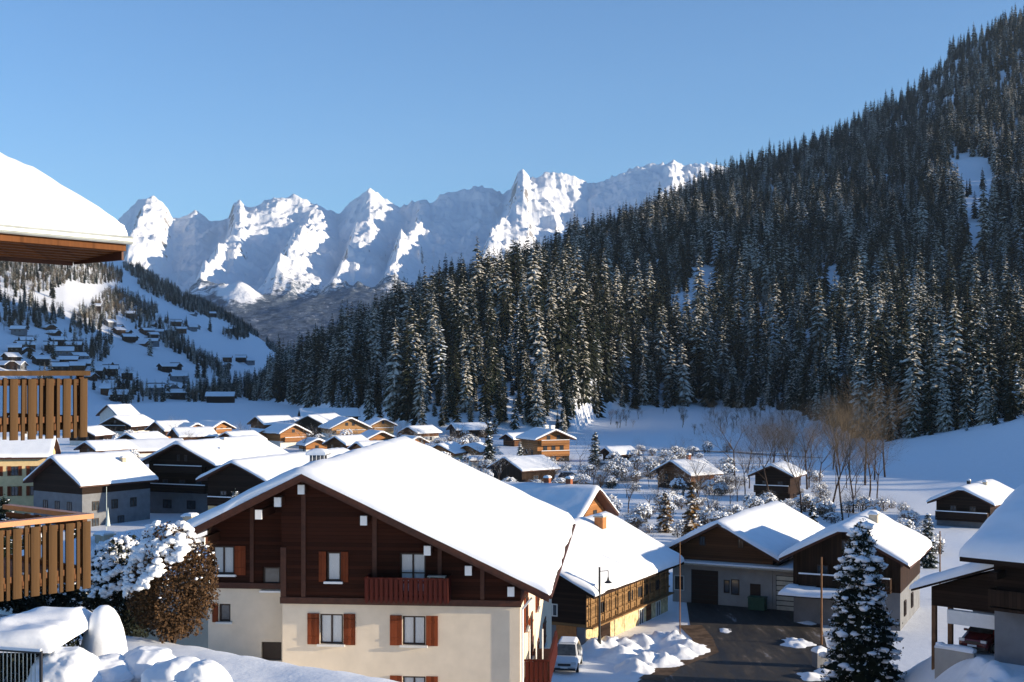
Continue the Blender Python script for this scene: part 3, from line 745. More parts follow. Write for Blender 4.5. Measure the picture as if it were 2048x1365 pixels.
    for ax in (-.3, -.1, .1, .3):
        for ay in (-.3, .3): MB().box(cx + ax - .05, cx + ax + .05, cyy + ay - .05, cyy + ay + .05, za + .1, za + .42).build('pillar', 'plaster_grey', c)
    MB().box(cx - .5, cx + .5, cyy - .5, cyy + .5, za + .422, za + .48).build('cap', 'plaster_grey', c)
    v, f = snow_sheet(cx - .48, cx + .48, cyy - .48, cyy + .48, lambda q: q * 0 + za + .48, 0.24, 4, .2, .02, .02); put('snow', np_mesh('snow', v, f, 'soft_snow', True), c)
    return root
big_chalet()

# ------------------------------------------------------------------ old barn with stone ground floor
def barn():
    th = 27.0
    near = (5.8, 92.0); L = 19.0; W = 14.0; ca, sa = math.cos(R(th)), math.sin(R(th))
    cx, cyy = near[0] - ca * W / 2, near[1] + sa * W / 2
    ze, p = 4.05, 0.50; za = ze + p * W / 2; hw = W / 2 - 1.0; of = 0.9; ob = 1.2
    root = thing('farmhouse', 'old farmhouse with golden timber upper floor over yellow stone, beside the road', 'house', (cx, cyy, 0), -R(th))
    MB().box(-hw, hw, of, L - ob, -1.2, 1.55).build('stone_wall', 'stone', root)
    MB().prism([(-hw - .06, 1.552), (hw + .06, 1.552), (hw + .06, ze + p - .15), (0, za - .15), (-hw - .06, ze + p - .15)], of - .06, L - ob + .06).build('timber_wall', 'wood_barn', root)
    MB().prism([(-hw - .02, 1.8), (hw + .02, 1.8), (hw + .02, ze + p - .17), (0, za - .17), (-hw - .02, ze + p - .17)], of - .10, of - .062).build('gable_boards', 'wood_dark', root)
    MB().box(-hw + .02, hw - .05, of - .05, of - .002, -1, 1.55).build('gable_base', 'plaster_grey', root)
    gable_roof(root, -W / 2, W / 2, 0, za, p, 0, L, 'wood_dark', th=0.24, snow=0.42, seed=13, step=0.55)
    oR = (hw + .06, 0, 0); oS = (hw, 0, 0); oF = (0, of - .1, 0)
    # horizontal rails and posts of the upper floor
    for z in (2.0, 3.05, 3.75):
        mb = MB(); mb.obox(oR, Yv, Xv, (of, L - ob), (0.004, 0.12), (z, z + .12)); mb.build('rail', 'wood_barn', root)
    mb = MB(); mb.obox(oR, Yv, Xv, (of - .06, L - ob), (0.004, 0.5), (1.5, 1.6)); mb.build('ledge', 'wood_barn', root)
    for k in range(13):
        y = of + .3 + k * 1.28
        mb = MB(); mb.obox(oR, Yv, Xv, (y, y + .14), (0.122, 0.2), (1.6, 4.1)); mb.build('post', 'wood_barn', root)
    for y in (3.9, 9.2, 11.2, 13.0, 15.2): window(root, oR, Yv, Xv, y, 2.2, .95, .8, 'frame_dark', 'glass')
    for y in (11.6, 15.4): window(root, oS, Yv, Xv, y, -.3, 1.0, 1.5, 'frame_white', 'glass', None, None)
    for y, w_ in ((13.3, 1.0), (4.4, 1.7)):
        mb = MB(); mb.obox(oS, Yv, Xv, (y - w_ / 2, y + w_ / 2), (.003, .06), (-.8, 1.45)); mb.build('door', 'wood_mid' if w_ < 1.5 else 'wood_dark', root)
    mb = MB(); mb.obox(oF, Xv, -Yv, (hw - 2.3, hw - .7), (.003, .05), (-.8, 1.6)); mb.build('door', 'rail_orange', root)
    window(root, oF, Xv, -Yv, hw - 2.6, 2.2, .8, .9, 'frame_white', 'glass')
    chimney(root, 1.6, 13.8, za - p * 1.6 - .3, .75, 1.55, 'brick_orange', True)
    return root
barn()

# ------------------------------------------------------------------ the other houses
house('steep_roofed_house', 'steep-roofed house behind the farmhouse with brown gable and two brick chimneys', 9.6, 142.8, -62.5, 10.9, 15.5, 3.76, 0.62, up='wood_honey', split=2.2, snow=0.34,
      chim=((0.3, 6.5, 1.0, .6, 'brick'), (0.3, 3.8, 1.0, .6, 'brick')), fw=((-1.6, 3.4, .9, 1.1), (1.6, 3.4, .9, 1.1)), of=1.3)
def garage():
    g = house('garage_building', 'long pale garage building with wooden gable and dark roller doors', 17.33, 109.75, 26.8, 10.6, 18.8, 4.3, 0.53, low='plaster_dim', up='wood_mid', split=3.75, snow=0.4, of=1.2,
              fw=((-1.7, 5.0, .5, .8), (1.7, 5.0, .5, .8)))
    o = (0, 1.2, 0)
    def rdoor(x0, x1, z1, n):
        mb = MB(); mb.obox(o, Xv, -Yv, (x0, x1), (.003, .03), (0, z1)); d = mb.build('roller_door', 'black_metal', g)
        for k in range(n):
            s = MB(); s.obox(o, Xv, -Yv, (x0 + .03, x1 - .03), (.031, .055), (z1 * k / n + .03, z1 * (k + 1) / n - .03)); s.build('slat', 'frame_dark', d)
    rdoor(-2.7, -.3, 2.9, 7)
    window(g, o, Xv, -Yv, -3.8, 1.0, 0.9, 1.3, 'frame_white', 'glass', mull=0); window(g, o, Xv, -Yv, 1.2, 1.0, .7, 1.3, 'frame_dark', 'glass', mull=0)
    window(g, o, Xv, -Yv, .45, 1.1, .5, 1.1, 'frame_dark', 'glass', mull=0)
    mb = MB(); mb.obox(o, Xv, -Yv, (2.5, 3.4), (.003, .04), (0, 2.05)); mb.build('door', 'frame_dark', g)
    c = MB(); c.obox(o, Xv, -Yv, (-4.4, 7.4), (.004, 1.0), (3.42, 3.56)); c = c.build('canopy', 'concrete', g)
    s = MB(); s.obox(o, Xv, -Yv, (-4.35, 7.35), (.01, .98), (3.562, 3.7)); s.build('snow', 'soft_snow', c)
    # flat annex with the second roller door
    MB().box(4.42, 8.3, 1.25, 8.5, -.8, 3.3).build('annex_wall', 'plaster_dim', g)
    oa = (0, 1.25, 0); mb = MB(); mb.obox(oa, Xv, -Yv, (4.7, 7.4), (.003, .03), (0, 2.9)); d = mb.build('roller_door', 'black_metal', g)
    for k in range(7):
        s = MB(); s.obox(oa, Xv, -Yv, (4.75, 7.35), (.031, .055), (2.9 * k / 7 + .03, 2.9 * (k + 1) / 7 - .05)); s.build('slat', 'grey_metal', d)
    v, f = snow_sheet(4.5, 8.4, 1.3, 8.5, lambda q: q * 0 + 3.3, .35, 8, .6); put('snow', np_mesh('snow', v, f, 'roof_snow', True), g)
garage()
k = house('chalet', 'dark timber chalet behind the tall snowy spruce, stubby chimney on its sunlit roof', 25.6, 100.5, 24.7, 10.0, 13.2, 5.19, 0.52, low='plaster_grey', up='wood_dark_v', split=2.9, snow=0.4, of=1.2,
      chim=((1.1, 7.5, .95, .7, 'concrete'),), fw=((-1.8, 3.6, .9, 1.1), (1.9, 3.6, .9, 1.1), (0, 6.0, .7, .8)), rw=((3.5, .8, .9, 1.2), (7.5, .8, .9, 1.2)), bal=((-3.5, 3.5, 3.1, 1.0),))
cp = MB().box(-4.6, .6, -1.9, 1.1, 2.55, 2.7).build('porch_roof', 'wood_dark', k)
v, f = snow_sheet(-4.6, .6, -1.9, 1.1, lambda q: q * 0 + 2.7, .4, 2, .5); put('snow', np_mesh('snow', v, f, 'soft_snow', True), cp)
# big dark house at the frame edge: ridge runs towards the viewer's right
rh = thing('dark_house', 'big dark timber house at the frame edge, broad shaded snow roof above grey wall', 'house', (24.1, 70.0, 0), math.atan2(-.67, .74))
gable = 8.07
def dark_house(root):
    # local +x runs along the eave away to the right, local +y into the house
    p = 0.36; ze = 10.0; W = 16.14; Lr = 17.0
    mb = MB(); th = .26
    mb.add([(0, 0, ze - th), (0, W / 2, ze + p * W / 2 - th), (0, W, ze - th), (0, W, ze), (0, W / 2, ze + p * W / 2), (0, 0, ze), (Lr, 0, ze - th), (Lr, W / 2, ze + p * W / 2 - th), (Lr, W, ze - th), (Lr, W, ze), (Lr, W / 2, ze + p * W / 2), (Lr, 0, ze)],
           [(0, 1, 2, 3, 4, 5), (11, 10, 9, 8, 7, 6), (0, 5, 11, 6), (5, 4, 10, 11), (4, 3, 9, 10), (3, 2, 8, 9), (2, 1, 7, 8), (1, 0, 6, 7)])
    ro = mb.build('roof', 'wood_dark', root)
    v, f = snow_sheet(0, W, 0, Lr, lambda x: ze + p * W / 2 - p * (np.sqrt((x - W / 2) ** 2 + .1) - .2), .75, 4, .6)
    v = v[:, [1, 0, 2]]
    put('snow', np_mesh('snow', v, f[:, ::-1], 'roof_snow', True), ro)
    MB().box(1.3, Lr - 1, 1.5, W - 1.5, -1, 7.2).build('lower_wall', 'plaster_grey', root)
    P = [(1.27, 1.47, 7.202), (1.27, W - 1.47, 7.202), (1.27, W - 1.47, ze + p * 1.4 - .2), (1.27, W / 2, ze + p * W / 2 - .2), (1.27, 1.47, ze + p * 1.4 - .2)]
    P2 = [(Lr - .97, y, z) for _, y, z in P]
    MB().add(P + P2, [(0, 4, 3, 2, 1), (5, 6, 7, 8, 9), (0, 1, 6, 5), (1, 2, 7, 6), (2, 3, 8, 7), (3, 4, 9, 8), (4, 0, 5, 9)]).build('upper_wall', 'wood_dark', root)
    o = (0, 1.47, 0)
    for x in (4.0, 8.0): window(root, o, Xv, -Yv, x, 7.9, 1.1, 1.2, 'frame_dark', 'glass')
    balcony(root, o, Xv, -Yv, 1.4, 9, 7.4, 1.1, mat='wood_dark_v', snow=False)
    MB().box(1.5, 1.9, .3, 1.45, 8.9, 9.3).build('bracket', 'wood_dark', root)
    # timber side wing with its own snowy roof, over an open car bay
    x0, x1 = -3.7, 1.2
    w_ = MB().prism([(x0, 7.45), (x1, 9.25), (x1, 9.43), (x0, 7.63)], 2.0, 9.0).build('wing_roof', 'wood_dark', root)
    v, f = snow_sheet(x0, x1, 2.0, 9.0, lambda x: 7.63 + (x - x0) * (1.8 / 4.9), .45, 6, .5); put('snow', np_mesh('snow', v, f, 'roof_snow', True), w_)
    MB().prism([(x0 + .9, 6.68), (x1 + .05, 6.68), (x1 + .05, 9.1), (x0 + .9, 7.75)], 2.7, 8.6).build('wing_wall', 'wood_dark', root)
    MB().box(-1.7, 1.25, 2.3, 2.68, 5.85, 6.62).build('lintel', 'white', root)
    for x in (-1.75, x0 + 1.0): MB().box(x - .12, x + .12, 2.75, 3.0, 3, 6.67).build('post', 'pole_wood', root)
    MB().box(x0 + 1.0, 1.2, 8.2, 8.5, 2, 6.67).build('bay_wall', 'plaster_grey', root)
dark_house(rh)
house('chalet', 'dark chalet with pale balcony rails and small chimneys, below the shaded snow meadow', 56.5, 163.7, 33.8, 8.4, 14.7, 3.25, 0.46, low='plaster_grey', up='wood_dark', split=1.6, of=1.1,
      bal=((-3.2, 3.2, 1.2, 1.0),), chim=((-.3, 5, .7, .4, 'black_metal'), (1.0, 8, .7, .5, 'concrete')), fw=((-1.2, 2.0, .8, .9), (1.2, 2.0, .8, .9)), rw=((5, 1.0, .9, 1.0), (9, 1.0, .9, 1.0)))
house('chalet', 'small dark chalet with two balconies among bare trees', 39.5, 198.4, 26.7, 7.2, 7.6, 3.9, 0.48, low='wood_dark', up='wood_dark', split=1.3, of=1.0, snow=.28,
      bal=((-2.7, 2.7, 1.5, .9),), fw=((-1.2, 2.1, .8, 1.0), (1.2, 2.1, .8, 1.0), (0, .1, .8, .9)), rw=((3.5, .1, .8, 1.0),))
house('chalet', 'brown square chalet with a chimney amid snowy gardens', 26.75, 219.8, 52, 9.6, 7.8, 2.55, 0.47, low='wood_dark', up='wood_mid', split=1.2, of=.9, snow=.28,
      chim=((.2, 4.2, .9, .6, 'brick'),), fw=((-1.8, 1.5, .8, .9), (1.4, 1.5, .8, .9)), rw=((2.6, .3, .9, 1.1), (5, .3, .9, 1.1)))
house('barn', 'low dark timber barn with patchy snow roof in the valley centre', -1.45, 230.5, 50, 9.8, 9.2, 2.5, 0.45, low='wood_dark', up='wood_dark_v', split=1.0, of=.8, snow=.2, rw=((4, .5, 1.2, 1.0),), cat='barn')
house('chalet', 'tall honey-coloured chalet with stacked balconies and two white chimneys', 9.6, 283.3, -24, 9.9, 10.5, 5.0, 0.42, low='wood_honey', up='wood_honey', split=1.6, of=1.3, ov=1.1,
      bal=((-3.4, 3.4, 1.6, 1.1), (-3.4, 3.4, 3.9, 1.1)), fw=((-2, 2.5, .9, 1.3), (0, 2.5, .9, 1.3), (2, 2.5, .9, 1.3), (-1.2, 4.8, .8, 1.1), (1.2, 4.8, .8, 1.1), (0, .2, 1.2, 1.1)), lw=((4, 1.5, .9, 1.1), (7, 1.5, .9, 1.1)),
      chim=((-.3, 4.5, .8, .9, 'white'), (.3, 2.6, .8, .9, 'white')))
house('house', 'house with pointed gable and blue-shaded snow roof beside the hedge of snowy shrubs', -59.6, 168, 35, 12.0, 12.5, 5.4, 0.58, low='plaster_grey', up='wood_dark', split=4.2, snow=.34, of=1.0,
      fw=((-2.5, 2.0, .9, 1.1), (0, 2.0, .9, 1.1), (2.5, 2.0, .9, 1.1)), rw=((3, 2.0, 1, 1.2), (6, 2.0, 1.0, 1.2), (9, 2.0, 1, 1.2), (3, -.2, 1, 1.2), (7, -.2, 1, 1.2)), chim=((2.4, 9.5, .8, .6, 'concrete'),))
house('chalet', 'wide black-fronted chalet with broad sunlit snow roof and dark balconies', -46.4, 179.6, 21.9, 13.0, 20.1, 7.0, 0.47, low='plaster_grey', up='wood_dark', split=3.2, snow=.38, of=1.4,
      bal=((-4.6, 4.6, 3.3, 1.2), (-4.0, 4.0, 5.9, 1.1)), fw=((-2.8, 3.5, 1, 1.3), (0, 3.5, 1, 1.3), (2.8, 3.5, 1, 1.3), (-.6, 7.4, .5, .9), (.6, 7.4, .5, .9), (1.5, .8, 1.4, 1.2), (-2.5, .8, 1.4, 1.2)),
      rw=((3.2, 4.5, 1, 1.3),), chim=((1.0, 10, .5, .6, 'white'), (3, 6, .3, .5, 'white')))
house('chalet', 'lower chalet wing with dark gable and sunlit roof, orange wall showing beneath its eave', -35.6, 165, 22, 10.6, 29, 6.0, 0.46, low='plaster_yellow', up='wood_dark', split=2.6, snow=.38, of=1.2,
      fw=((0, 3.4, 1, 1.2), (-2, 3.4, 1, 1.2)), rw=((4, 3.2, 1, 1.1), (8, 3.2, 1, 1.1)), bal=((-3.8, 3.8, 2.9, 1.0),))
lrf = house('house', 'low house seen as a plain white roof with two chimneys, beside the big chalet', -29.0, 78.5, 26, 11.0, 18, 7.0, 0.38, low='plaster', up='plaster_white', split=4.5, snow=.4,
      chim=((1.4, 4.6, 1.05, .8, 'concrete'), (.6, 13.8, .95, .75, 'concrete')), rw=((5, 4.8, 1, 1.2), (9, 4.8, 1, 1.2)))
house('house', 'cream-yellow house with shuttered windows half hidden behind the slatted balconies', -75, 184, 78, 10, 10, 8.0, 0.5, low='plaster_yellow', up='plaster_yellow', split=3.0, shut='shutter', snow=.34,
      rw=((2.5, 5.4, .9, 1.3), (5, 5.4, .9, 1.3), (7.5, 5.4, .9, 1.3), (2.5, 2.6, .9, 1.3), (5, 2.6, .9, 1.3), (7.5, 2.6, .9, 1.3)), fw=((-2, 3.4, .9, 1.3), (2, 3.4, .9, 1.3)), chim=((0, 6, .8, .6, 'white'),))
# the sunlit row at the far end of the village
FW2 = ((-2.2, 1.9, .8, 1.1), (0, 1.9, .8, 1.1), (2.2, 1.9, .8, 1.1), (0, 4.0, .8, .9))
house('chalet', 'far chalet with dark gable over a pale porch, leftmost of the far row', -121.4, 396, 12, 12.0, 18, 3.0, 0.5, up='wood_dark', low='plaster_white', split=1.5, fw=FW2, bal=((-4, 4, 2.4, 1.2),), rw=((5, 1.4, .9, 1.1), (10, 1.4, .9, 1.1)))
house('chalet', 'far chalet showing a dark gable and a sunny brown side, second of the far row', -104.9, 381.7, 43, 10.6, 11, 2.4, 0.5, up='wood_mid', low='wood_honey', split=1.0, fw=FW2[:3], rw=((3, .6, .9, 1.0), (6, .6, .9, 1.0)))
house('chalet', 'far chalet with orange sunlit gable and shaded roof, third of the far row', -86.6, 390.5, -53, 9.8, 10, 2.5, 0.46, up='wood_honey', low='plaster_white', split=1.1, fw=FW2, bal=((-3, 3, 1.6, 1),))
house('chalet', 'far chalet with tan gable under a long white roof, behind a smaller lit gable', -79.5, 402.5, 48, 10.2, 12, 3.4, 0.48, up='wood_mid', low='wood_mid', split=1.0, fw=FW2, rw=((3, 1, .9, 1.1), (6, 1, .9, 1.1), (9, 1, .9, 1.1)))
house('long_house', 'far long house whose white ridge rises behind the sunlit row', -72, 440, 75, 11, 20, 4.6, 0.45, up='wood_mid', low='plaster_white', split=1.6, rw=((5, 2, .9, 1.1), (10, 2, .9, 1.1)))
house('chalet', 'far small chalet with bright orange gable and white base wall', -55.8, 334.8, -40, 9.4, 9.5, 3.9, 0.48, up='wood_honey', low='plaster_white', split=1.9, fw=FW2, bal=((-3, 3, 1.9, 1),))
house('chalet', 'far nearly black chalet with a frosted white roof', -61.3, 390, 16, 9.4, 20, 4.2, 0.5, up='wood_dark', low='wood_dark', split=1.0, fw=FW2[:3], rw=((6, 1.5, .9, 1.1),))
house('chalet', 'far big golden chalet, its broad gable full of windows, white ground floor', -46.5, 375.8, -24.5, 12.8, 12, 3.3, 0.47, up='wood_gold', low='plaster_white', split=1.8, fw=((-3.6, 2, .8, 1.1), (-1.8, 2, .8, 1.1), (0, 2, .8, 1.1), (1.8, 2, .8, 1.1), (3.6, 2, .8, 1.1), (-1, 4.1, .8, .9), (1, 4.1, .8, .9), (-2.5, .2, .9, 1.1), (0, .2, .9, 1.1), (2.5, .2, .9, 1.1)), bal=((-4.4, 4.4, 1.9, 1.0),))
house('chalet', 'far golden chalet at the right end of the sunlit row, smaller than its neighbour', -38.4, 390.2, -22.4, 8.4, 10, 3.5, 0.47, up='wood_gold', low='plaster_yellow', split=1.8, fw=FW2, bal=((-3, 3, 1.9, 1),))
house('cabin', 'little honey-coloured cabin in front of the sunlit row', -47.4, 318.2, -28, 6.8, 7, 1.7, 0.47, up='wood_honey', low='plaster_white', split=.7, fw=((0, .9, .9, .8),), ov=.6)
house('cabin', 'small brick-red house with snow roof sloping to a bright side', -35, 291.5, 47, 7, 9, 2.3, 0.47, up='wood_honey', low='brick', split=1.4, fw=((0, 1.6, .8, .9),), rw=((3, .3, .9, 1.0), (6, .3, .9, 1.0)), ov=.6)
house('house', 'low house with orange twin gables beside the snowy parking', -16.4, 288, 18.7, 8, 9.5, 1.7, 0.5, up='wood_honey', low='plaster_yellow', split=1.0, fw=((-1.5, .9, .9, .9), (1.5, .9, .9, .9)), ov=.6)
house('house', 'low annex gable right of the orange twin-gabled house', -10.2, 292, 18.7, 6.4, 9, 1.8, 0.5, up='wood_honey', low='plaster_white', split=1.0, fw=((0, .9, .9, .9),), ov=.5)
house('shed', 'flat white shed with dark openings in front of the twin gables', -9.0, 268, 80, 5.5, 10, 1.7, 0.2, up='plaster_white', low='plaster_white', split=1.0, rw=((2.5, -.1, 1.6, 1.1), (5, -.1, 1.6, 1.1), (7.5, -.1, 1.6, 1.1)), ov=.5, of=.4, cat='shed')
house('house', 'pale house with a steep white roof peeping past the upper balcony', -131, 420, 30, 10, 10, 5.5, 0.7, up='plaster_white', low='plaster_white', split=2.0, fw=((0, 2.5, .9, 1.1),), rw=((3, 2.4, .9, 1.1), (6, 2.4, .9, 1.1)))
house('house', 'grey low house with snow roof under the upper balcony', -96, 292, 40, 9, 11, 2.2, 0.4, up='wood_mid', low='plaster_grey', split=1.4, fw=((0, 1.6, .9, .9),), rw=((3, .3, .9, 1.0), (6, .3, .9, 1.0)))
house('house', 'house showing only a blue-shaded snow roof behind the wide black-fronted chalet', -92, 300, 62, 11, 16, 1.6, 0.4, up='wood_mid', low='plaster_white', split=1.0)
def vill(px, py, th, W, L, ze, up, low, label, **k):
    d = FPX * EYE / (py - 742); house(k.pop('name', 'chalet'), label, (px - 1024) / FPX * d, d, th, W, L, ze, .47, up=up, low=low, split=1.4, ov=.7, fw=((-1.6, 1.6, .8, 1.0), (1.6, 1.6, .8, 1.0)), rw=((3, .3, .9, 1.0), (6, .3, .9, 1.0)), **k)
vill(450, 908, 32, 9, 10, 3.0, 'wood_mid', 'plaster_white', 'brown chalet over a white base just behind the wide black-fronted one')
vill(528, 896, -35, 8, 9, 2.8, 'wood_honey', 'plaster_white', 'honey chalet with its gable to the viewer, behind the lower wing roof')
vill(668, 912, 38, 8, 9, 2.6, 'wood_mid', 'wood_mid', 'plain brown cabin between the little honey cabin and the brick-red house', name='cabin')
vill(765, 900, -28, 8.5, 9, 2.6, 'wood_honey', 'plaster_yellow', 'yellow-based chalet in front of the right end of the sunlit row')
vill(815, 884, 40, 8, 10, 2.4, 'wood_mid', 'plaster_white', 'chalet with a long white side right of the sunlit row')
vill(838, 902, -40, 6.5, 7, 2.0, 'wood_honey', 'wood_honey', 'small larch cabin left of the twin gables', name='cabin')
vill(902, 876, 65, 8, 11, 2.4, 'wood_dark', 'wood_dark', 'dark shed below the forest edge, right of the sunlit row', name='shed')
vill(1012, 893, 50, 6, 7, 1.9, 'wood_dark', 'wood_mid', 'tiny dark hut left of the tall honey-coloured chalet', name='hut')
vill(252, 912, 25, 10, 11, 2.8, 'wood_mid', 'plaster_yellow', 'chalet with yellow base and small windows behind the pointed-gable house')
vill(345, 893, 55, 9, 11, 2.6, 'wood_mid', 'plaster_white', 'brown chalet with a white base left of the wide black-fronted one')
vill(160, 893, 15, 9, 10, 2.8, 'wood_dark', 'plaster_white', 'dark-gabled chalet with pale base right below the upper balcony')
vill(395, 878, -45, 8, 9, 2.6, 'wood_honey', 'plaster_white', 'small orange-gabled chalet between the second and third of the far row')
vill(1210, 925, 60, 6, 7, 1.8, 'wood_dark', 'wood_dark', 'low dark garden hut right of the snowy conifer', name='hut')
vill(575, 868, 30, 9, 10, 2.8, 'wood_dark', 'plaster_white', 'dark chalet squeezed behind the bright orange gable')
x, y, z = hit(436, 806)
house('barn', 'lone dark barn with blue-white roof standing in the snowfield', x - 8, y + 2, 84, 11, 18, z + 4.0, 0.45, z0=z, up='wood_dark', low='wood_dark', split=1.0, cat='barn')

# ------------------------------------------------------------------ plant kit
def spruce_crown(H, Rm, whorls, per, seed, droop=0.35, quality=1):
    """layers of drooping boughs; every bough is a folded blade so it has a snowy back and dark flanks"""
    rng = np.random.default_rng(seed); V = []; F = []; S = []; n = 0
    for i in range(whorls):
        t = (i + rng.uniform(-.3, .3)) / whorls
        t = min(max(t, 0), .985)
        zb = H * (0.06 + 0.94 * t)
        rr = Rm * (1 - t) ** 0.64 * (1.0 if t > .1 else .8) + 0.12
        k = max(4, int(per * (1 - t * .55)))
        a0 = rng.uniform(0, 6.28)
        for j in range(k):
            a = a0 + 6.283 * (j + rng.uniform(-.3, .3)) / k; ln = rr * rng.uniform(.68, 1.12)
            d = np.array([math.cos(a), math.sin(a), 0]); s_ = np.array([-math.sin(a), math.cos(a), 0])
            wd = ln * rng.uniform(.22, .34) + .12; dr = droop * rng.uniform(.7, 1.4); up = (t - .25) * .5
            sn = rng.uniform(0, 1)
            zj = zb + rng.uniform(-.5, .5) * H / whorls
            st = [0.05, .45, .8, 1.0] if quality else [.1, .6, 1.0]
            base = n
            for q in st:
                c = d * ln * q + np.array([0, 0, zj + ln * (up * q - dr * q * q)])
                w_ = wd * (1.0 - abs(q - .5) * 1.3) if q < 1 else 0.03
                fold = w_ * .75
                V += [c - s_ * w_ - np.array([0, 0, fold]), c, c + s_ * w_ - np.array([0, 0, fold])]
                S += [sn * .35, .25 + sn * .6, sn * .35]
                n += 3
            for q in range(len(st) - 1):
                b = base + 3 * q
                F += [(b, b + 3, b + 4, b + 1), (b + 1, b + 4, b + 5, b + 2)]
    # leader
    V += [np.array([.12, 0, H * .93]), np.array([-.06, .1, H * .93]), np.array([-.06, -.1, H * .93]), np.array([0, 0, H * 1.01])]; S += [.5] * 4
    F += [(n, n + 1, n + 3, n + 3), (n + 1, n + 2, n + 3, n + 3), (n + 2, n, n + 3, n + 3)]
    return np.array(V), [tuple(dict.fromkeys(f)) for f in F], S
def crown_mesh(name, mat, *a, **k):
    V, F, S = spruce_crown(*a, **k)
    me = bpy.data.meshes.new(name); me.from_pydata([tuple(v) for v in V], [], F); me.update()
    at = me.attributes.new('snow', 'FLOAT', 'POINT'); at.data.foreach_set('value', S)
    me.materials.append(M[mat]); return me
_ico = None
def ico():
    global _ico
    if _ico is None:
        import bmesh
        bm = bmesh.new(); bmesh.ops.create_icosphere(bm, subdivisions=2, radius=1.0)
        _ico = (np.array([v.co[:] for v in bm.verts]), np.array([[v.index for v in f.verts] for f in bm.faces])); bm.free()
    return _ico
def blobs(P, Rr, flat=.6, seed=0, jit=.3):
    V0, F0 = ico(); rng = np.random.default_rng(seed); V = []; F = []
    for i, (p, r) in enumerate(zip(P, Rr)):
        s = r * np.array([rng.uniform(.75, 1.3), rng.uniform(.75, 1.3), flat * rng.uniform(.8, 1.2)])
        o = rng.uniform(0, 50, 2)
        k = 1 + jit * fbm(V0[:, 0] * 1.9 + o[0], V0[:, 1] * 1.9 + V0[:, 2] * 1.5 + o[1], 3, seed)
        V.append(V0 * k[:, None] * s + p); F.append(F0 + i * len(V0))
    return np.concatenate(V), np.concatenate(F)
def leaf_quads(P, N, size, seed=0):
    rng = np.random.default_rng(seed); n = len(P)
    a = rng.normal(size=(n, 3)); a /= np.linalg.norm(a, axis=1)[:, None]
    b = rng.normal(size=(n, 3)); b -= a * (a * b).sum(1)[:, None]; b /= np.linalg.norm(b, axis=1)[:, None]
    s = size * rng.uniform(.6, 1.4, (n, 1))
    V = np.stack([P - a * s, P - b * s * .6, P + a * s, P + b * s * .6], 1).reshape(-1, 3)
    return V, np.arange(4 * n).reshape(n, 4)
def ball_pts(n, rx, ry, rz, seed, inner=.55, base=0.0, lump=.18):
    rng = np.random.default_rng(seed); d = rng.normal(size=(n, 3)); d /= np.linalg.norm(d, axis=1)[:, None]
    r = (inner + (1 - inner) * rng.uniform(0, 1, n) ** .6) * (1 + lump * fbm(d[:, 0] * 2.2 + seed, d[:, 1] * 2.2 + d[:, 2] * 1.7, 3, seed) * 2)
    p = d * r[:, None] * np.array([rx, ry, rz]); p[:, 2] += rz + base
    return p, d, r
def shrub(label, name, loc, rx, ry, rz, n, leafm, leaf, seed, nsnow, snowr, group=None, cat='shrub', snowdir=(0, 0, 1), snowmin=.2, inner=.5, flat=.7):
    root = thing(name, label, cat, loc, 0, group)
    p, d, r = ball_pts(n, rx, ry, rz, seed, inner)
    p = p[p[:, 2] > 0.0]
    put('foliage', np_mesh('foliage', *leaf_quads(p, None, leaf, seed), leafm), root)
    mb = MB()
    rng = np.random.default_rng(seed + 1)
    for k in range(9):
        a = rng.uniform(0, 6.28); mb.tube((0, 0, -.2), (math.cos(a) * rx * .6, math.sin(a) * ry * .6, rz * rng.uniform(.8, 1.5)), .035, .012, 5)
    mb.build('stem', 'twig_dark', root)
    if nsnow:
        q, dd, rr = ball_pts(nsnow * 5, rx, ry, rz, seed + 5, .92)
        sd = np.array(snowdir) / np.linalg.norm(snowdir); sc = dd @ sd + .25 * fbm(dd[:, 0] * 3, dd[:, 1] * 3 + dd[:, 2] * 2, 3, seed)
        q = q[sc > snowmin][:nsnow]
        if len(q):
            v, f = blobs(q, rng.uniform(.25, 1.25, len(q)) ** 1.4 * snowr, flat, seed, .8); put('snow', np_mesh('snow', v, f, 'soft_snow', True), root)['kind'] = 'stuff'
    return root
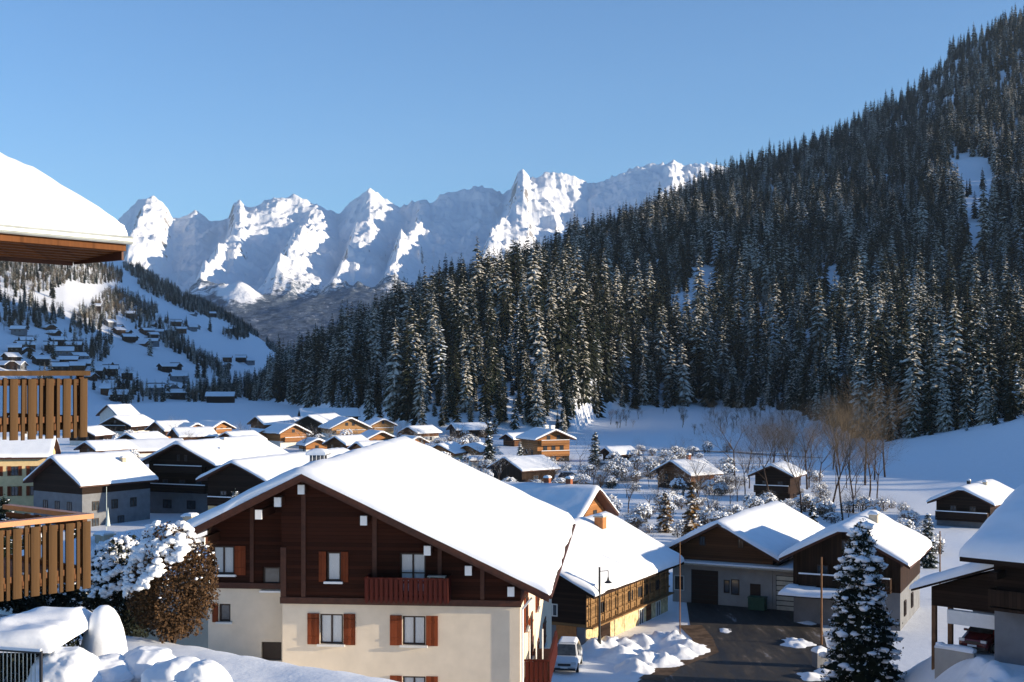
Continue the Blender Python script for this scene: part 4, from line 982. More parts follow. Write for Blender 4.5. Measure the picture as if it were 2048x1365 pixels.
def bare_tree_mesh(H, seed, levels=5, spread=.55, r0=.2, tips=3, upward=.35, fork=.22):
    rng = random.Random(seed); trunk = MB(); tw = MB()
    def grow(p, d, ln, r, lv):
        segs = 3 if lv < 2 else 2
        for s in range(segs):
            d2 = (d + Vector((rng.uniform(-1, 1), rng.uniform(-1, 1), rng.uniform(-.4, .8))) * .13).normalized()
            q = p + d2 * (ln / segs); r2 = r * (.86 if lv == 0 else .8)
            (trunk if lv < 2 else tw).tube(p, q, r, r2, 6 if lv == 0 else (4 if lv < 3 else 3), cap=False)
            if lv < levels and (s > 0 or lv > 0) and rng.random() < .85:
                a = rng.uniform(0, 6.28); o = d2.orthogonal(); o.rotate(Matrix.Rotation(a, 3, d2))
                nd_ = (d2 * (1 - spread * .4) + o * spread * rng.uniform(.8, 1.4) + Vector((0, 0, upward))).normalized()
                grow(q, nd_, ln * rng.uniform(.5, .72), r2 * .58, lv + 1)
            p, d, r = q, d2, r2
        if lv < levels:
            for k in range(tips):
                a = 6.28 * (k + rng.random() * .6) / tips; o = d.orthogonal(); o.rotate(Matrix.Rotation(a, 3, d))
                grow(p, (d + o * spread * rng.uniform(.6, 1.2) + Vector((0, 0, upward * .6))).normalized(), ln * rng.uniform(.55, .8), r * .72, lv + 1)
    grow(Vector((0, 0, -.3)), Vector((0, 0, 1)), H * .38, r0, 0)
    zmax = max(v[2] for v in tw.v); k = H / zmax
    for m_ in (trunk, tw): m_.v = [(x * k, y * k, z * k) for x, y, z in m_.v]
    return trunk, tw

# ------------------------------------------------------------------ house at the left edge with slatted balconies
def balcony_house():
    root = thing('balcony_house', 'timber house at the left edge with snow-laden eave and two slatted balconies', 'house', (-5.91, 19.98, 11.8), math.atan2(-.62, .78))
    z = lambda w: w - 11.8
    ro = MB().prism([(-6.5, z(22.0) + .40 * 6.5 - .06), (-.02, z(22.0) - .06), (-.02, z(22.0) + .1), (-6.5, z(22.0) + .40 * 6.5 + .1)], -9, 0).build('roof', 'soffit', root)
    v, f = snow_sheet(-6.5, .04, -9, 0.02, lambda x: z(22.1) - .40 * np.minimum(x, 0), .36, 9, .3, .11, .03); put('snow', np_mesh('snow', v, f, 'roof_snow', True), ro)
    MB().tube((.05, -9, z(22.0)), (.05, .03, z(22.0)), .065, n=12).build('gutter', 'grey_metal', ro)
    MB().box(-.06, -.022, -9, -.01, z(21.84), z(21.99)).build('fascia', 'soffit', ro)
    for k in range(6):
        x1 = -.07 - k * .215; MB().box(x1 - .2, x1, -9, -.06, z(21.83) - .018 * k, z(21.86) - .018 * k).build('soffit_plank', 'soffit', ro)
    MB().box(-1.36, -.07, -.055, -.02, z(21.70), z(21.97)).build('barge_board', 'wood_trim', ro)
    MB().box(-1.42, -1.37, -9, -.06, z(21.68), z(22.2)).build('inner_fascia', 'wood_trim', ro)
    MB().box(-7.5, -2.9, -9, -1.9, -.5, z(23.5)).build('wall', 'plaster', root)
    MB().box(-7.55, -2.87, -9.05, -1.87, z(18.2), z(23.45)).build('cladding', 'wood_mid', root)
    for top, bot, ye, wide, rail, nm in ((20.0, 18.98, -.37, .125, 'slat', 'u'), (17.80, 16.65, -.31, .135, 'rail_orange', 'l')):
        xf = -.5
        b = MB(); b.box(-2.86, xf - .1, -6, ye - .03, z(bot) + .12, z(bot) + .27)
        for zz in (z(bot) + .24, z(top) - .22): b.box(xf - .075, xf - .03, -6, ye - .01, zz, zz + .09)
        for zz in (z(bot) + .24, z(top) - .22): b.box(-2.8, xf - .08, ye - .075, ye - .03, zz, zz + .09)
        for yy in (ye - .09, ye - 1.9, ye - 3.8): b.box(xf - .16, xf - .08, yy, yy + .08, z(bot) + .28, z(top) - .07)
        bo = b.build('balcony', 'wood_mid', root)
        MB().box(xf - .14, xf + .05, -6, ye + .02, z(top) - .075, z(top)).build('handrail', rail, bo)
        MB().box(-2.8, xf - .142, ye - .13, ye + .02, z(top) - .073, z(top) - .002).build('handrail', rail, bo)
        hgt = top - bot
        wm = MB().box(0, .028, -wide / 2, wide / 2, 0, hgt - .12).data('slat', 'slat'); nm_ = MB().box(0, .026, -.026, .026, .0, hgt - .12).data('slat', 'slat')
        y = ye - wide / 2; k = 0
        while y > -5.9:
            put('slat', wm, bo, (xf - .028, y, z(bot)), (R(random.uniform(-.4, .4)), 0, 0)); put('slat', nm_, bo, (xf - .028, y - .145, z(bot) + random.uniform(-.01, .02)), (R(random.uniform(-.6, .6)), 0, 0))
            y -= .29; k += 1
        for k in range(6): put('slat', wm, bo, (xf - .25 - k * .3, ye - .028, z(bot)), (0, 0, R(90)))
        rg_ = np.random.default_rng(int(top)); ys = rg_.uniform(-4.5, ye, 30)
        P = np.stack([np.full(30, xf - .055), ys, z(bot) + .34 + rg_.uniform(0, .02, 30)], 1); v, f = blobs(P, rg_.uniform(.015, .035, 30), .9, 3)
        put('snow', np_mesh('snow', v, f, 'soft_snow', True), bo)['kind'] = 'stuff'
balcony_house()

# ------------------------------------------------------------------ foreground garden, bottom left
def at(px, d): return (px - 1024) / FPX * d
def G(px, d): x = at(px, d); return (x, d, tz(x, d))
shrub('round copper beech bush with rusty leaves and a heavy snow cap beside the chalet', 'beech_bush', G(345, 40), 1.28, 1.3, 1.78, 15000, 'copper_leaf', .05, 11, 700, .12, snowdir=(-.5, -.2, .85), snowmin=.44, inner=.5)
shrub('dark evergreen bush buried in snow, behind the rounded snow cone', 'evergreen_bush', G(248, 42.5), 1.15, 1.2, 1.75, 9000, 'dark_leaf', .07, 12, 620, .12, snowdir=(-.2, -.25, 1), snowmin=.32)
for o_ in [o for o in bpy.data.objects if o.name.startswith(('beech_bush', 'evergreen_bush'))]:
    p, d_, r_ = ball_pts(520, 1.28, 1.3, 1.78, 17, .93); p = p[(d_[:, 2] + .8 * fbm(d_[:, 0] * 3, d_[:, 1] * 3 + d_[:, 2] * 3, 2, 5)) > .05]; rq = np.random.default_rng(3); v, f = blobs(p, .008 + .05 * rq.random(len(p)) ** 2.5, .7, 5, .9)
    put('snow_flecks', np_mesh('snow_flecks', v, f, 'soft_snow', True), o_)['kind'] = 'stuff'
    tr, tw = bare_tree_mesh(3.7, 640, 4, .7, .05, 3, .35); tw.build('twigs', 'twig', o_)
for k, (px, d, h) in enumerate(((-30, 43.5, .95), (62, 44, 1.0), (150, 44.5, 1.05))):
    shrub(['dark hedge shrub under the lower balcony at the frame edge', 'dark hedge shrub with a bright snow patch under the lower balcony', 'dark hedge shrub between the lower balcony and the snow cone'][k], 'hedge_shrub', G(px, d), .95, .8, h, 6000, 'dark_leaf', .06, 31 + k, 90, .085, group='hedge under the balcony', snowmin=.1)
# cone of snow over a clipped conifer
cx, cyy, cz = G(208, 36.5)
c = thing('snow_cone', 'smooth cone-shaped shrub entirely wrapped in snow', 'shrub', (cx, cyy, cz))
mb = MB(); prof = [(.66, -.1), (.67, .25), (.62, .55), (.52, .95), (.40, 1.28), (.27, 1.5), (.13, 1.61), (.01, 1.63)]
prof2 = []
for (ra, za_), (rb, zb_) in zip(prof[:-1], prof[1:]):
    for q in range(3): prof2.append((ra + (rb - ra) * q / 3, za_ + (zb_ - za_) * q / 3))
prof2.append(prof[-1]); mb.lathe(prof2, 32)
vv = np.array(mb.v); k = 1 + .10 * fbm(vv[:, 0] * 1.6 + 4, vv[:, 2] * 1.4 + vv[:, 1] * 1.6, 3, 7); vv[:, :2] *= k[:, None]; mb.v = [tuple(q) for q in vv]
mb.build('snow', 'soft_snow', c, True)
p, d_, r_ = ball_pts(700, .6, .6, .3, 3, .7); put('foliage', np_mesh('foliage', *leaf_quads(p - np.array([0, 0, .1]), None, .06, 4), 'dark_leaf'), c)
# snow-smothered bushes
MOUNDS = [(132, 33.5, .62, .55, 'snow-smothered bush next to the black railing'), (215, 34.2, .60, .36, 'low snow-smothered bush at the foot of the snow cone'), (292, 34.6, .55, .42, 'snow-smothered bush right of the snow cone'),
          (352, 33.2, .55, .42, 'snow-smothered bush in front of the copper beech bush'), (402, 31.0, .52, .62, 'big bright round snow-smothered bush at the end of the row'), (330, 30.6, .5, .42, 'snow-smothered bush left of the big bright one'),
          (250, 30.8, .58, .42, 'wide snow-smothered bush at the bottom edge below the snow cone'), (160, 29.6, .6, .42, 'snow-smothered bush at the bottom edge near the railing'), (80, 28.3, .55, .36, 'lowest snow-smothered bush at the bottom edge'), (300, 29.0, .45, .34, 'small snow-smothered bush at the bottom edge')]
for k, (px, d, r, h, lab) in enumerate(MOUNDS):
    b = thing('snowy_bush', lab, 'shrub', G(px, d), k * 1.3, 'snow-smothered bushes along the terrace')
    rg_ = np.random.default_rng(60 + k)
    import bmesh as _bm
    bm = _bm.new(); _bm.ops.create_icosphere(bm, subdivisions=5, radius=1.0)
    V0 = np.array([v.co[:] for v in bm.verts]); F0 = np.array([[v.index for v in f.verts] for f in bm.faces]); bm.free()
    kk = 1 + .30 * fbm(V0[:, 0] * 1.1 + k * 5, V0[:, 1] * 1.1 + V0[:, 2] * .9, 2, k) + .16 * (ridged(V0[:, 0] * 1.7 + k, V0[:, 1] * 1.7 + V0[:, 2] * 1.2, 3, k + 30) - .45) + .03 * fbm(V0[:, 0] * 6 + k, V0[:, 1] * 6 + V0[:, 2] * 5, 2, k + 30)
    kk = kk * np.where(V0[:, 2] < .1, 1.0 + .3 * np.clip(.1 - V0[:, 2], 0, 1), 1.0); V1 = V0 * kk[:, None] * np.array([r * 1.5, r * 1.45, h * 1.2]); V1[:, 2] = np.where(V1[:, 2] < 0, V1[:, 2] * .5, V1[:, 2]) + h * .75
    put('snow', np_mesh('snow', V1, F0, 'soft_snow', True), b)
    p, dd, rr = ball_pts(900, r * 1.0, r * .9, h * .5, 80 + k, .8); p = p[p[:, 2] < h * .8]
    put('foliage', np_mesh('foliage', *leaf_quads(p - np.array([0, 0, .08]), None, .05, k), 'twig_dark'), b)
tip = thing('conifer_tip', 'tiny green conifer tip poking out of the snow at the bottom edge', 'tree', G(452, 31.2))
put('crown', crown_mesh('crown', 'needles_brown', .85, .14, 9, 7, 77), tip)
MB().tube((0, 0, -.3), (0, 0, .6), .03, .015, 6).build('trunk', 'bark', tip)
# black railing, and a dark leafy block added behind it to stand for shade
x0, y0, z0 = G(-45, 32.5); x1, y1, z1 = G(82, 32.0)
rl = thing('railing', 'black metal bar railing with snow on its top rail in the bottom left corner', 'railing', (x0, y0, z0), math.atan2(y1 - y0, x1 - x0))
Lr = math.hypot(x1 - x0, y1 - y0); zt = 1.32
MB().box(0, Lr, -.025, .025, zt - .05, zt).box(0, Lr, -.02, .02, .12, .16).build('rail', 'black_metal', rl)
bar = MB().tube((0, 0, .16), (0, 0, zt - .05), .011, n=6).data('bar', 'grey_metal')
for k in range(int(Lr / .115)): put('bar', bar, rl, (.06 + k * .115, 0, 0))
for q in (0, Lr): MB().box(q - .03, q + .03, -.03, .03, -.2, zt + .02).build('post', 'black_metal', rl)
s = MB(); s.box(0, Lr, -.035, .035, zt + .002, zt + .07); s.build('snow', 'soft_snow', rl)
hx, hy, hz = G(-60, 33.2)
hd = thing('clipped_hedge', 'flat-topped clipped hedge under a smooth snow slab behind the black railing', 'hedge', (hx, hy, hz), R(2))
rg_ = np.random.default_rng(5); P = np.stack([rg_.uniform(0, 1.9, 6000), rg_.uniform(0, 3.6, 6000), rg_.uniform(0, 1.3, 6000)], 1)
put('foliage', np_mesh('foliage', *leaf_quads(P, None, .06, 6), 'dark_leaf'), hd)
v, f = snow_sheet(-.1, 2.05, -.1, 3.8, lambda q: q * 0 + 1.1, .42, 3, .25, .16, .1); put('snow', np_mesh('snow', v, f, 'soft_snow', True), hd)

# ------------------------------------------------------------------ tall snowy spruce by the road
def big_spruce(label, x, y, H, Rm, seed, whorls, per, nblob, brad, mat='needles_big', snowr=(.5, 1.3)):
    root = thing('spruce', label, 'tree', (x, y, tz(x, y)), seed)
    MB().tube((0, 0, -.3), (0, 0, H * .97), Rm * .11, .02, 8).build('trunk', 'bark', root)
    V, F, S = spruce_crown(H, Rm, whorls, per, seed, .42)
    me = bpy.data.meshes.new('crown'); me.from_pydata([tuple(v) for v in V], [], F); me.update()
    a = me.attributes.new('snow', 'FLOAT', 'POINT'); a.data.foreach_set('value', np.array(S) * .6); me.materials.append(M[mat])
    rng = np.random.default_rng(seed)
    cr = put('crown', me, root)
    # needle sprays along the boughs
    idx = rng.integers(0, len(V), 16000); P = V[idx] + rng.normal(0, .10, (len(idx), 3)) * Rm / 2.3
    v, f = leaf_quads(P, None, .075 * Rm / 2.3, seed)
    put('sprays', np_mesh('sprays', v, f, mat, False, {'snow': np.repeat(rng.uniform(0, .7, len(idx)), 4)}), cr)
    rad = np.hypot(V[:, 0], V[:, 1]); ctr = np.arange(len(V) - 4) % 3 == 1
    cand = np.where(ctr & (rad[:-4] > .45 * Rm * (1 - V[:-4, 2] / H)))[0]
    sel = rng.choice(cand, min(nblob, len(cand)), False)
    P = V[sel] + np.array([0, 0, .05]); v, f = blobs(P, rng.uniform(.3, 1.0, len(sel)) ** 2 * 2.2 * brad, .5, seed, 1.0)
    put('snow', np_mesh('snow', v, f, 'soft_snow', True), root)['kind'] = 'stuff'
    return root
x, y = at(1722, 78), 78
big_spruce('tall dark spruce loaded with snow clumps beside the road, right foreground', x, y, 11.0, 2.6, 5, 27, 16, 520, .165)
for (px, d, h, r, lab) in ((8, 118, 8.6, 2.0, 'dark spruce at the left edge between the two balconies'), (470, 158, 5.4, 1.2, 'green spruce in front of the lower chalet wing'), (155, 150, 3.4, .9, 'small spruce before the pointed-gable house'),
                           (978, 262, 10.5, 1.5, 'narrow dark spruce standing in the middle of the valley'), (1190, 262, 7.5, 1.6, 'snowy conifer right of the tall honey-coloured chalet'), (1040, 270, 5, 1.0, 'small spruce left of the tall honey-coloured chalet'),
                           (1856, 132, 5.5, 1.0, 'slim spruce below the dark chalet with pale balcony rails'), (1815, 138, 4.2, .9, 'small spruce left of the slim one near the snow meadow'), (1625, 150, 4.6, 1.0, 'small spruce behind the garage roof'), (1560, 163, 3.6, .9, 'short spruce under the bare trees')):
    big_spruce(lab, at(px, d), d, h, r, int(px), 17, 10, 130, .085 if d < 200 else .11)
for (px, d, h, r, lab) in ((1384, 150, 7.4, 1.3, 'brown larch-like conifer behind the garage roof'), (1330, 160, 5.0, 1.2, 'snow-topped brownish conifer left of the brown larch-like one')):
    big_spruce(lab, at(px, d), d, h, r, int(px), 17, 10, 110, .09, 'needles_brown')
for (px, d, h, r, lab) in ((68, 140, 3.0, 1.6, 'snow-heaped bush by the pointed-gable house'),):
    shrub(lab, 'snowy_shrub', G(px, d), r, r, h / 2, 2500, 'dark_leaf', .13, 9, 220, .2)

# ------------------------------------------------------------------ bare trees in the valley
TREES = [(1540, 196, 15.5, 'broad golden bare tree behind the small dark chalet', .6), (1490, 205, 10.5, 'bare tree left of the small dark chalet', .6), (1604, 175, 14.0, 'bare tree with a dark trunk right of the small dark chalet', .55),
         (1662, 178, 17.0, 'slender bare tree, left of the pair of thin trunks before the meadow', .4), (1686, 172, 18.5, 'tall slender bare tree, right of the pair of thin trunks', .4), (1730, 225, 20.0, 'high bushy bare tree against the dark forest edge', .6),
         (1770, 240, 18.0, 'bare tree at the forest edge above the meadow corner', .6), (1640, 215, 13, 'bare tree behind the slender pair', .6), (1460, 180, 7.0, 'small bare tree beside the brown square chalet', .6), (1812, 142, 5.5, 'small frosted bare tree in front of the snow meadow', .65),
         (1160, 255, 8.5, 'bare tree right of the tall honey-coloured chalet', .65), (1128, 240, 6.0, 'small bare tree in front of the tall honey-coloured chalet', .65), (1290, 140, 5.0, 'small russet bare tree behind the farmhouse roof', .65)]
for k, (px, d, h, lab, spd) in enumerate(TREES):
    root = thing('bare_tree', lab, 'tree', G(px, d), k * 1.1)
    tr, tw = bare_tree_mesh(h, 200 + k, 5, spd, h * .0105, 3 if h > 9 else 2, .34)
    tr.build('trunk', 'twig_dark', root)
    tw.build('crown', 'twig', root)

bts = [o for o in bpy.data.objects if o.name.startswith('bare_tree')]
rb = random.Random(21)
for k in range(20):
    px = rb.uniform(1470, 1760); d = rb.uniform(185, 270) if px > 1640 else rb.uniform(212, 265)
    x, y, z = G(px, d); o = dup(bts[rb.randrange(8)], (x, y, z), rb.uniform(0, 6.28), rb.uniform(.5, .95))
    tag(o, 'bare brown tree in the loose clump between the small dark chalet and the meadow', 'tree', 'bare trees clumped before the forest edge')
for k in range(26):
    px, py = rb.choice(((rb.uniform(1180, 1470), rb.uniform(905, 1000)), (rb.uniform(740, 1000), rb.uniform(872, 915)), (rb.uniform(430, 700), rb.uniform(866, 890))))
    x, y, z = hit(px, py); o = dup(bts[8 + rb.randrange(5)], (x, y, z), rb.uniform(0, 6.28), rb.uniform(.7, 1.2))
    tag(o, 'small leafless brown tree among the village gardens', 'tree', 'small leafless trees of the village gardens')

# ------------------------------------------------------------------ snow-laden garden shrubs across the valley
protos = []
for k in range(5):
    s_ = thing('garden_shrub', 'snow-laden garden shrub among the chalets on the valley floor', 'shrub', (0, 0, 0), 0, 'snow-laden garden shrubs on the valley floor')
    tw_all = MB(); rq = random.Random(40 + k)
    for q in range(5 if k < 3 else 3):
        tr, tw = bare_tree_mesh(rq.uniform(1.6, 2.8), 900 + k * 10 + q, 4, .8, .06, 2, .25); a_ = rq.uniform(0, 6.28); ox, oy = math.cos(a_) * rq.uniform(.1, .7), math.sin(a_) * rq.uniform(.1, .7)
        for m_ in (tr, tw): tw_all.add([(x + ox, y + oy, z) for x, y, z in m_.v], m_.f)
    tw_all.build('twigs', 'frost', s_)
    p, d_, r_ = ball_pts(330, 1.2, 1.2, .9, 320 + k, .55); p = p[p[:, 2] > .05]
    put('foliage', np_mesh('foliage', *leaf_quads(p, None, .09, k), ('brown_leaf', 'dark_leaf', 'brown_leaf', 'dark_leaf', 'brown_leaf')[k]), s_)
    rq = np.random.default_rng(50 + k); p, d_, r_ = ball_pts(700, 1.25, 1.25, .95, 330 + k, .9); p = p[(d_[:, 2] + .4 * fbm(d_[:, 0] * 3, d_[:, 1] * 3, 2, k)) > .25][:130]
    v, f = blobs(p, rq.uniform(.04, .16, len(p)), .5, k, .9); put('snow', np_mesh('snow', v, f, 'soft_snow', True), s_)['kind'] = 'stuff'
    protos.append(s_)
rs = random.Random(4); spots = []
ZONES = [(960, 1240, 935, 985, 34), (1180, 1470, 955, 1075, 62), (830, 1000, 915, 960, 22), (740, 960, 870, 905, 30), (1440, 1660, 965, 1040, 26), (1790, 1880, 1050, 1120, 14), (1200, 1460, 905, 950, 26), (200, 300, 880, 930, 14), (460, 720, 870, 905, 18), (1640, 1860, 1015, 1060, 14)]
HB = [(0.36, 58, 5, 16, 26), (12, 100, 27, 16, 22), (17, 118, 26.8, 13, 20), (25.6, 106, 24.7, 11, 14), (26.75, 223, 52, 10, 9), (39.5, 202, 26.7, 8, 8), (9.6, 288, -24, 11, 11), (-1.45, 235, 50, 10, 10), (4, 146, -62, 12, 16), (56.5, 170, 34, 9, 14)]
def free(x, y, m=5.5):
    return all((x - hx_ - math.sin(R(th_)) * 2) ** 2 + (y - hy_ - 1) ** 2 > (m + w_ * .15) ** 2 for hx_, hy_, th_, w_, l_ in HB)
used = 0
for (a, b, c_, d_, n_) in ZONES:
    for k in range(n_):
        px, py = rs.uniform(a, b), rs.uniform(c_, d_); x, y, z = hit(px, py)
        if not free(x, y): continue
        sc = rs.uniform(.55, 1.25) * (1.15 if y > 230 else .9); pr = protos[used % 5]; o = (pr if used < 5 else dup(pr, (x, y, z), 0))
        o.location = (x, y, z - .1); o.rotation_euler = (0, 0, rs.uniform(0, 6.28)); o.scale = (sc, sc, sc * rs.uniform(.8, 1.4)); used += 1

tproto = []
for k in range(3):
    t_ = thing('garden_tree', 'frosted bare garden tree between the village houses', 'tree', (0, 0, 0), 0, 'frosted bare garden trees in the village')
    tr, tw = bare_tree_mesh(5.5, 950 + k, 5, .62, .12, 2, .34); tr.build('trunk', 'twig_dark', t_); tw.build('crown', 'frost', t_); tproto.append(t_)
used = 0
for (a, b, c_, d_, n_) in ((1180, 1480, 960, 1050, 16), (940, 1200, 930, 985, 10), (720, 980, 880, 930, 12), (430, 720, 872, 905, 10), (190, 420, 870, 910, 9), (1440, 1640, 960, 1010, 7), (1620, 1720, 1000, 1050, 5)):
    for k in range(n_):
        x, y, z = hit(rs.uniform(a, b), rs.uniform(c_, d_))
        if not free(x, y, 5): continue
        pr = tproto[used % 3]; o = pr if used < 3 else dup(pr, (x, y, z), 0); used += 1
        o.location = (x, y, z); o.rotation_euler = (0, 0, rs.uniform(0, 6.28)); sc = rs.uniform(.6, 1.25); o.scale = (sc, sc, sc * rs.uniform(.9, 1.3))
def lane(label, path, w, mat='slush'):
    P = [Vector(hit(px, py)) for px, py in path]; pts = []
    for p, q in zip(P[:-1], P[1:]):
        n = max(2, int((q - p).length / 2.5)); pts += [p.lerp(q, k / n) for k in range(n)]
    pts.append(P[-1]); V = []
    for i, p in enumerate(pts):
        d = (pts[min(i + 1, len(pts) - 1)] - pts[max(i - 1, 0)]); d.z = 0; d.normalize(); n_ = Vector((d.y, -d.x, 0))
        for q in np.linspace(-w / 2, w / 2, 5):
            c = p + n_ * float(q + .3 * fbm(np.array([i * .4]), np.array([q]), 2, 5)[0]); V.append((c.x, c.y, tz(c.x, c.y) + .05))
    o = put('lane', np_mesh('lane', V, grid_faces(len(pts), 5), mat, True)); tag(o, label, 'lane', kind='structure')
lane('driven lane along the foot of the snowy bank', [(1195, 906), (1330, 901), (1480, 906), (1640, 916)], 4.5)
lane('driven lane between the gardens and the barn', [(1010, 990), (1130, 978), (1250, 962), (1330, 940)], 4)
lane('cleared parking ground left of the barn', [(850, 936), (900, 938), (965, 944)], 9)
lane('lane through the left part of the village', [(190, 905), (300, 898), (440, 890), (560, 905)], 4)

M['dirt'] = mat_plain('thawed_verge', (0.13, 0.085, 0.055), 0.9, 0.5, 1.2, 0.1, bumpy=0.6)
lane('thawed brown verge along the yard edge', [(1300, 1362), (1340, 1333), (1416, 1306), (1404, 1280), (1380, 1252)], 1.6, 'dirt')

# ------------------------------------------------------------------ forest on the right slope
SPECS = [(24, 4.0, 19, 10, 1, .46), (25, 4.7, 20, 10, 2, .52), (20, 3.8, 16, 10, 3, .42), (29, 4.4, 22, 10, 4, .55)]
cm = [crown_mesh('crown', 'needles' if k != 2 else 'needles_bare', H, Rm, wh, pr, sd, droop=dr) for k, (H, Rm, wh, pr, sd, dr) in enumerate(SPECS)]
tm = [MB().tube((0, 0, -1.5), (0, 0, H * .95), .36, .04, 6).data('trunk', 'bark') for (H, *_r) in SPECS]
HT = np.array([s_[0] for s_ in SPECS], float)
def scatter(spacing, xlo, xhi, ylo, yhi, seed):
    rng = np.random.default_rng(seed)
    gx, gy = np.meshgrid(np.arange(xlo, xhi, spacing), np.arange(ylo, yhi, spacing)); gx = gx.ravel() + rng.uniform(-.48, .48, gx.size) * spacing; gy = gy.ravel() + rng.uniform(-.48, .48, gy.size) * spacing
    return gx, gy, rng
gx, gy, rng = scatter(7.3, -420, 950, 20, 2080, 8)
Dd = np.hypot(gx, gy); azd = np.degrees(np.arctan2(gx, gy)); d0 = np.interp(azd, A0, AD0); d1 = np.interp(azd, A1, AD1); z1_ = np.interp(azd, A1, AZ1)
edge = d0 + 14 * fbm(gx / 40, gy / 40, 3, 71)
keep = (azd > -10.6) & (azd < 78) & (Dd > edge) & (Dd < d1 + 60) & (rng.random(gx.size) > .06)
keep &= rng.random(gx.size) < np.interp(Dd, [0, 700, 1200, 2000], [1, 1, .8, .6])
keep &= (azd < 24) | (((gx - 345) / 90) ** 2 + ((gy - 212) / 55) ** 2 < 1) | ((azd < 32) & (Dd > 420) & (rng.random(gx.size) < .3))  # includes trees on the added knoll, there to cast shade
gx, gy, azd, Dd, d0 = gx[keep], gy[keep], azd[keep], Dd[keep], d0[keep]; gz = terrain(gx, gy)
fpx = 1024 + FPX * gx / gy; fpy = 742 + FPX * (EYE - gz) / gy
CLEAR = [(1945, 360, 46, 62), (1950, 455, 30, 75), (1412, 560, 36, 48), (1372, 615, 30, 34), (1655, 565, 30, 48), (1300, 845, 110, 14)]
ok = np.ones(len(gx), bool)
for cx_, cy_, rx_, ry_ in CLEAR: ok &= (((fpx - cx_) / rx_) ** 2 + ((fpy - cy_ - 12) / ry_) ** 2 > 1 + 1.1 * fbm(fpx / 14, fpy / 22, 3, int(cx_))) | (rng.random(len(gx)) < .06)
gx, gy, gz, fpx, fpy, azd, Dd, d0 = [q[ok] for q in (gx, gy, gz, fpx, fpy, azd, Dd, d0)]
ex, ey, rng2 = scatter(6.2, -300, 260, 240, 900, 81)
eD = np.hypot(ex, ey); ea = np.degrees(np.arctan2(ex, ey)); e0 = np.interp(ea, A0, AD0)
ek = (ea > -11) & (ea < 22.5) & (eD > e0 - 3 + 10 * fbm(ex / 30, ey / 30, 3, 72)) & (eD < e0 + 75); ex, ey = ex[ek], ey[ek]
nmain = len(gx); gx = np.concatenate([gx, ex]); gy = np.concatenate([gy, ey]); gz = terrain(gx, gy); fpx = 1024 + FPX * gx / gy; fpy = 742 + FPX * (EYE - gz) / gy
Dd = np.hypot(gx, gy); azd = np.degrees(np.arctan2(gx, gy)); d0 = np.interp(azd, A0, AD0)
nT = len(gx)
var = rng.integers(0, 4, nT); scl = (.45 + 1.0 * rng.random(nT) ** 1.3) * (1 + .5 * fbm(gx / 55, gy / 55, 2, 77)); rot = rng.uniform(0, 6.28, nT)
scl = scl * np.interp(Dd, [350, 800, 1200, 1800], [.86, .92, .86, .78]) * np.where(Dd < d0 + 22, .85, 1.0)
scl[nmain:] *= rng.uniform(.35, 1.0, nT - nmain)
# how much of each tree the view shows, from a small painter's buffer
Wb, Hb = 512, 342
buf = np.full((Hb, Wb), -1, np.int32)
for i in np.argsort(-gy):
    b = fpy[i] / 4; t = (fpy[i] - FPX * HT[var[i]] * scl[i] / gy[i]) / 4; hw = FPX * 3.0 * scl[i] / gy[i] / 4; c = fpx[i] / 4
    if c < -10 or c > Wb + 10: continue
    y0_, y1_ = int(max(t, 0)), int(min(b, Hb - 1))
    for yy in range(y0_, y1_ + 1):
        h_ = hw * (yy - t + .5) / max(b - t, 1); a_, e_ = int(max(c - h_, 0)), int(min(c + h_ + 1, Wb))
        if e_ > a_: buf[yy, a_:e_] = i
vis = np.bincount(buf[buf >= 0].ravel(), minlength=nT)
vis[(fpx < 10) | (fpx > 2040)] = 0
solo = np.argsort(-vis)[:300]
FG = 'spruces of the forest on the steep slope'
proto_tree = []
for k in range(4):
    r_ = thing('spruce', 'snow-dusted spruce in the dense forest covering the steep slope', 'tree', (0, 0, 0), 0, FG)
    put('trunk', tm[k], r_); put('crown', cm[k], r_); proto_tree.append(r_)
first = [True] * 4
for i in solo:
    k = var[i]; L_ = (gx[i], gy[i], gz[i]); s_ = (scl[i],) * 3
    if first[k]: o = proto_tree[k]; first[k] = False; o.location = L_; o.rotation_euler = (0, 0, rot[i]); o.scale = s_
    else: dup(proto_tree[k], L_, rot[i], s_)
rest = np.setdiff1d(np.arange(nT), solo)

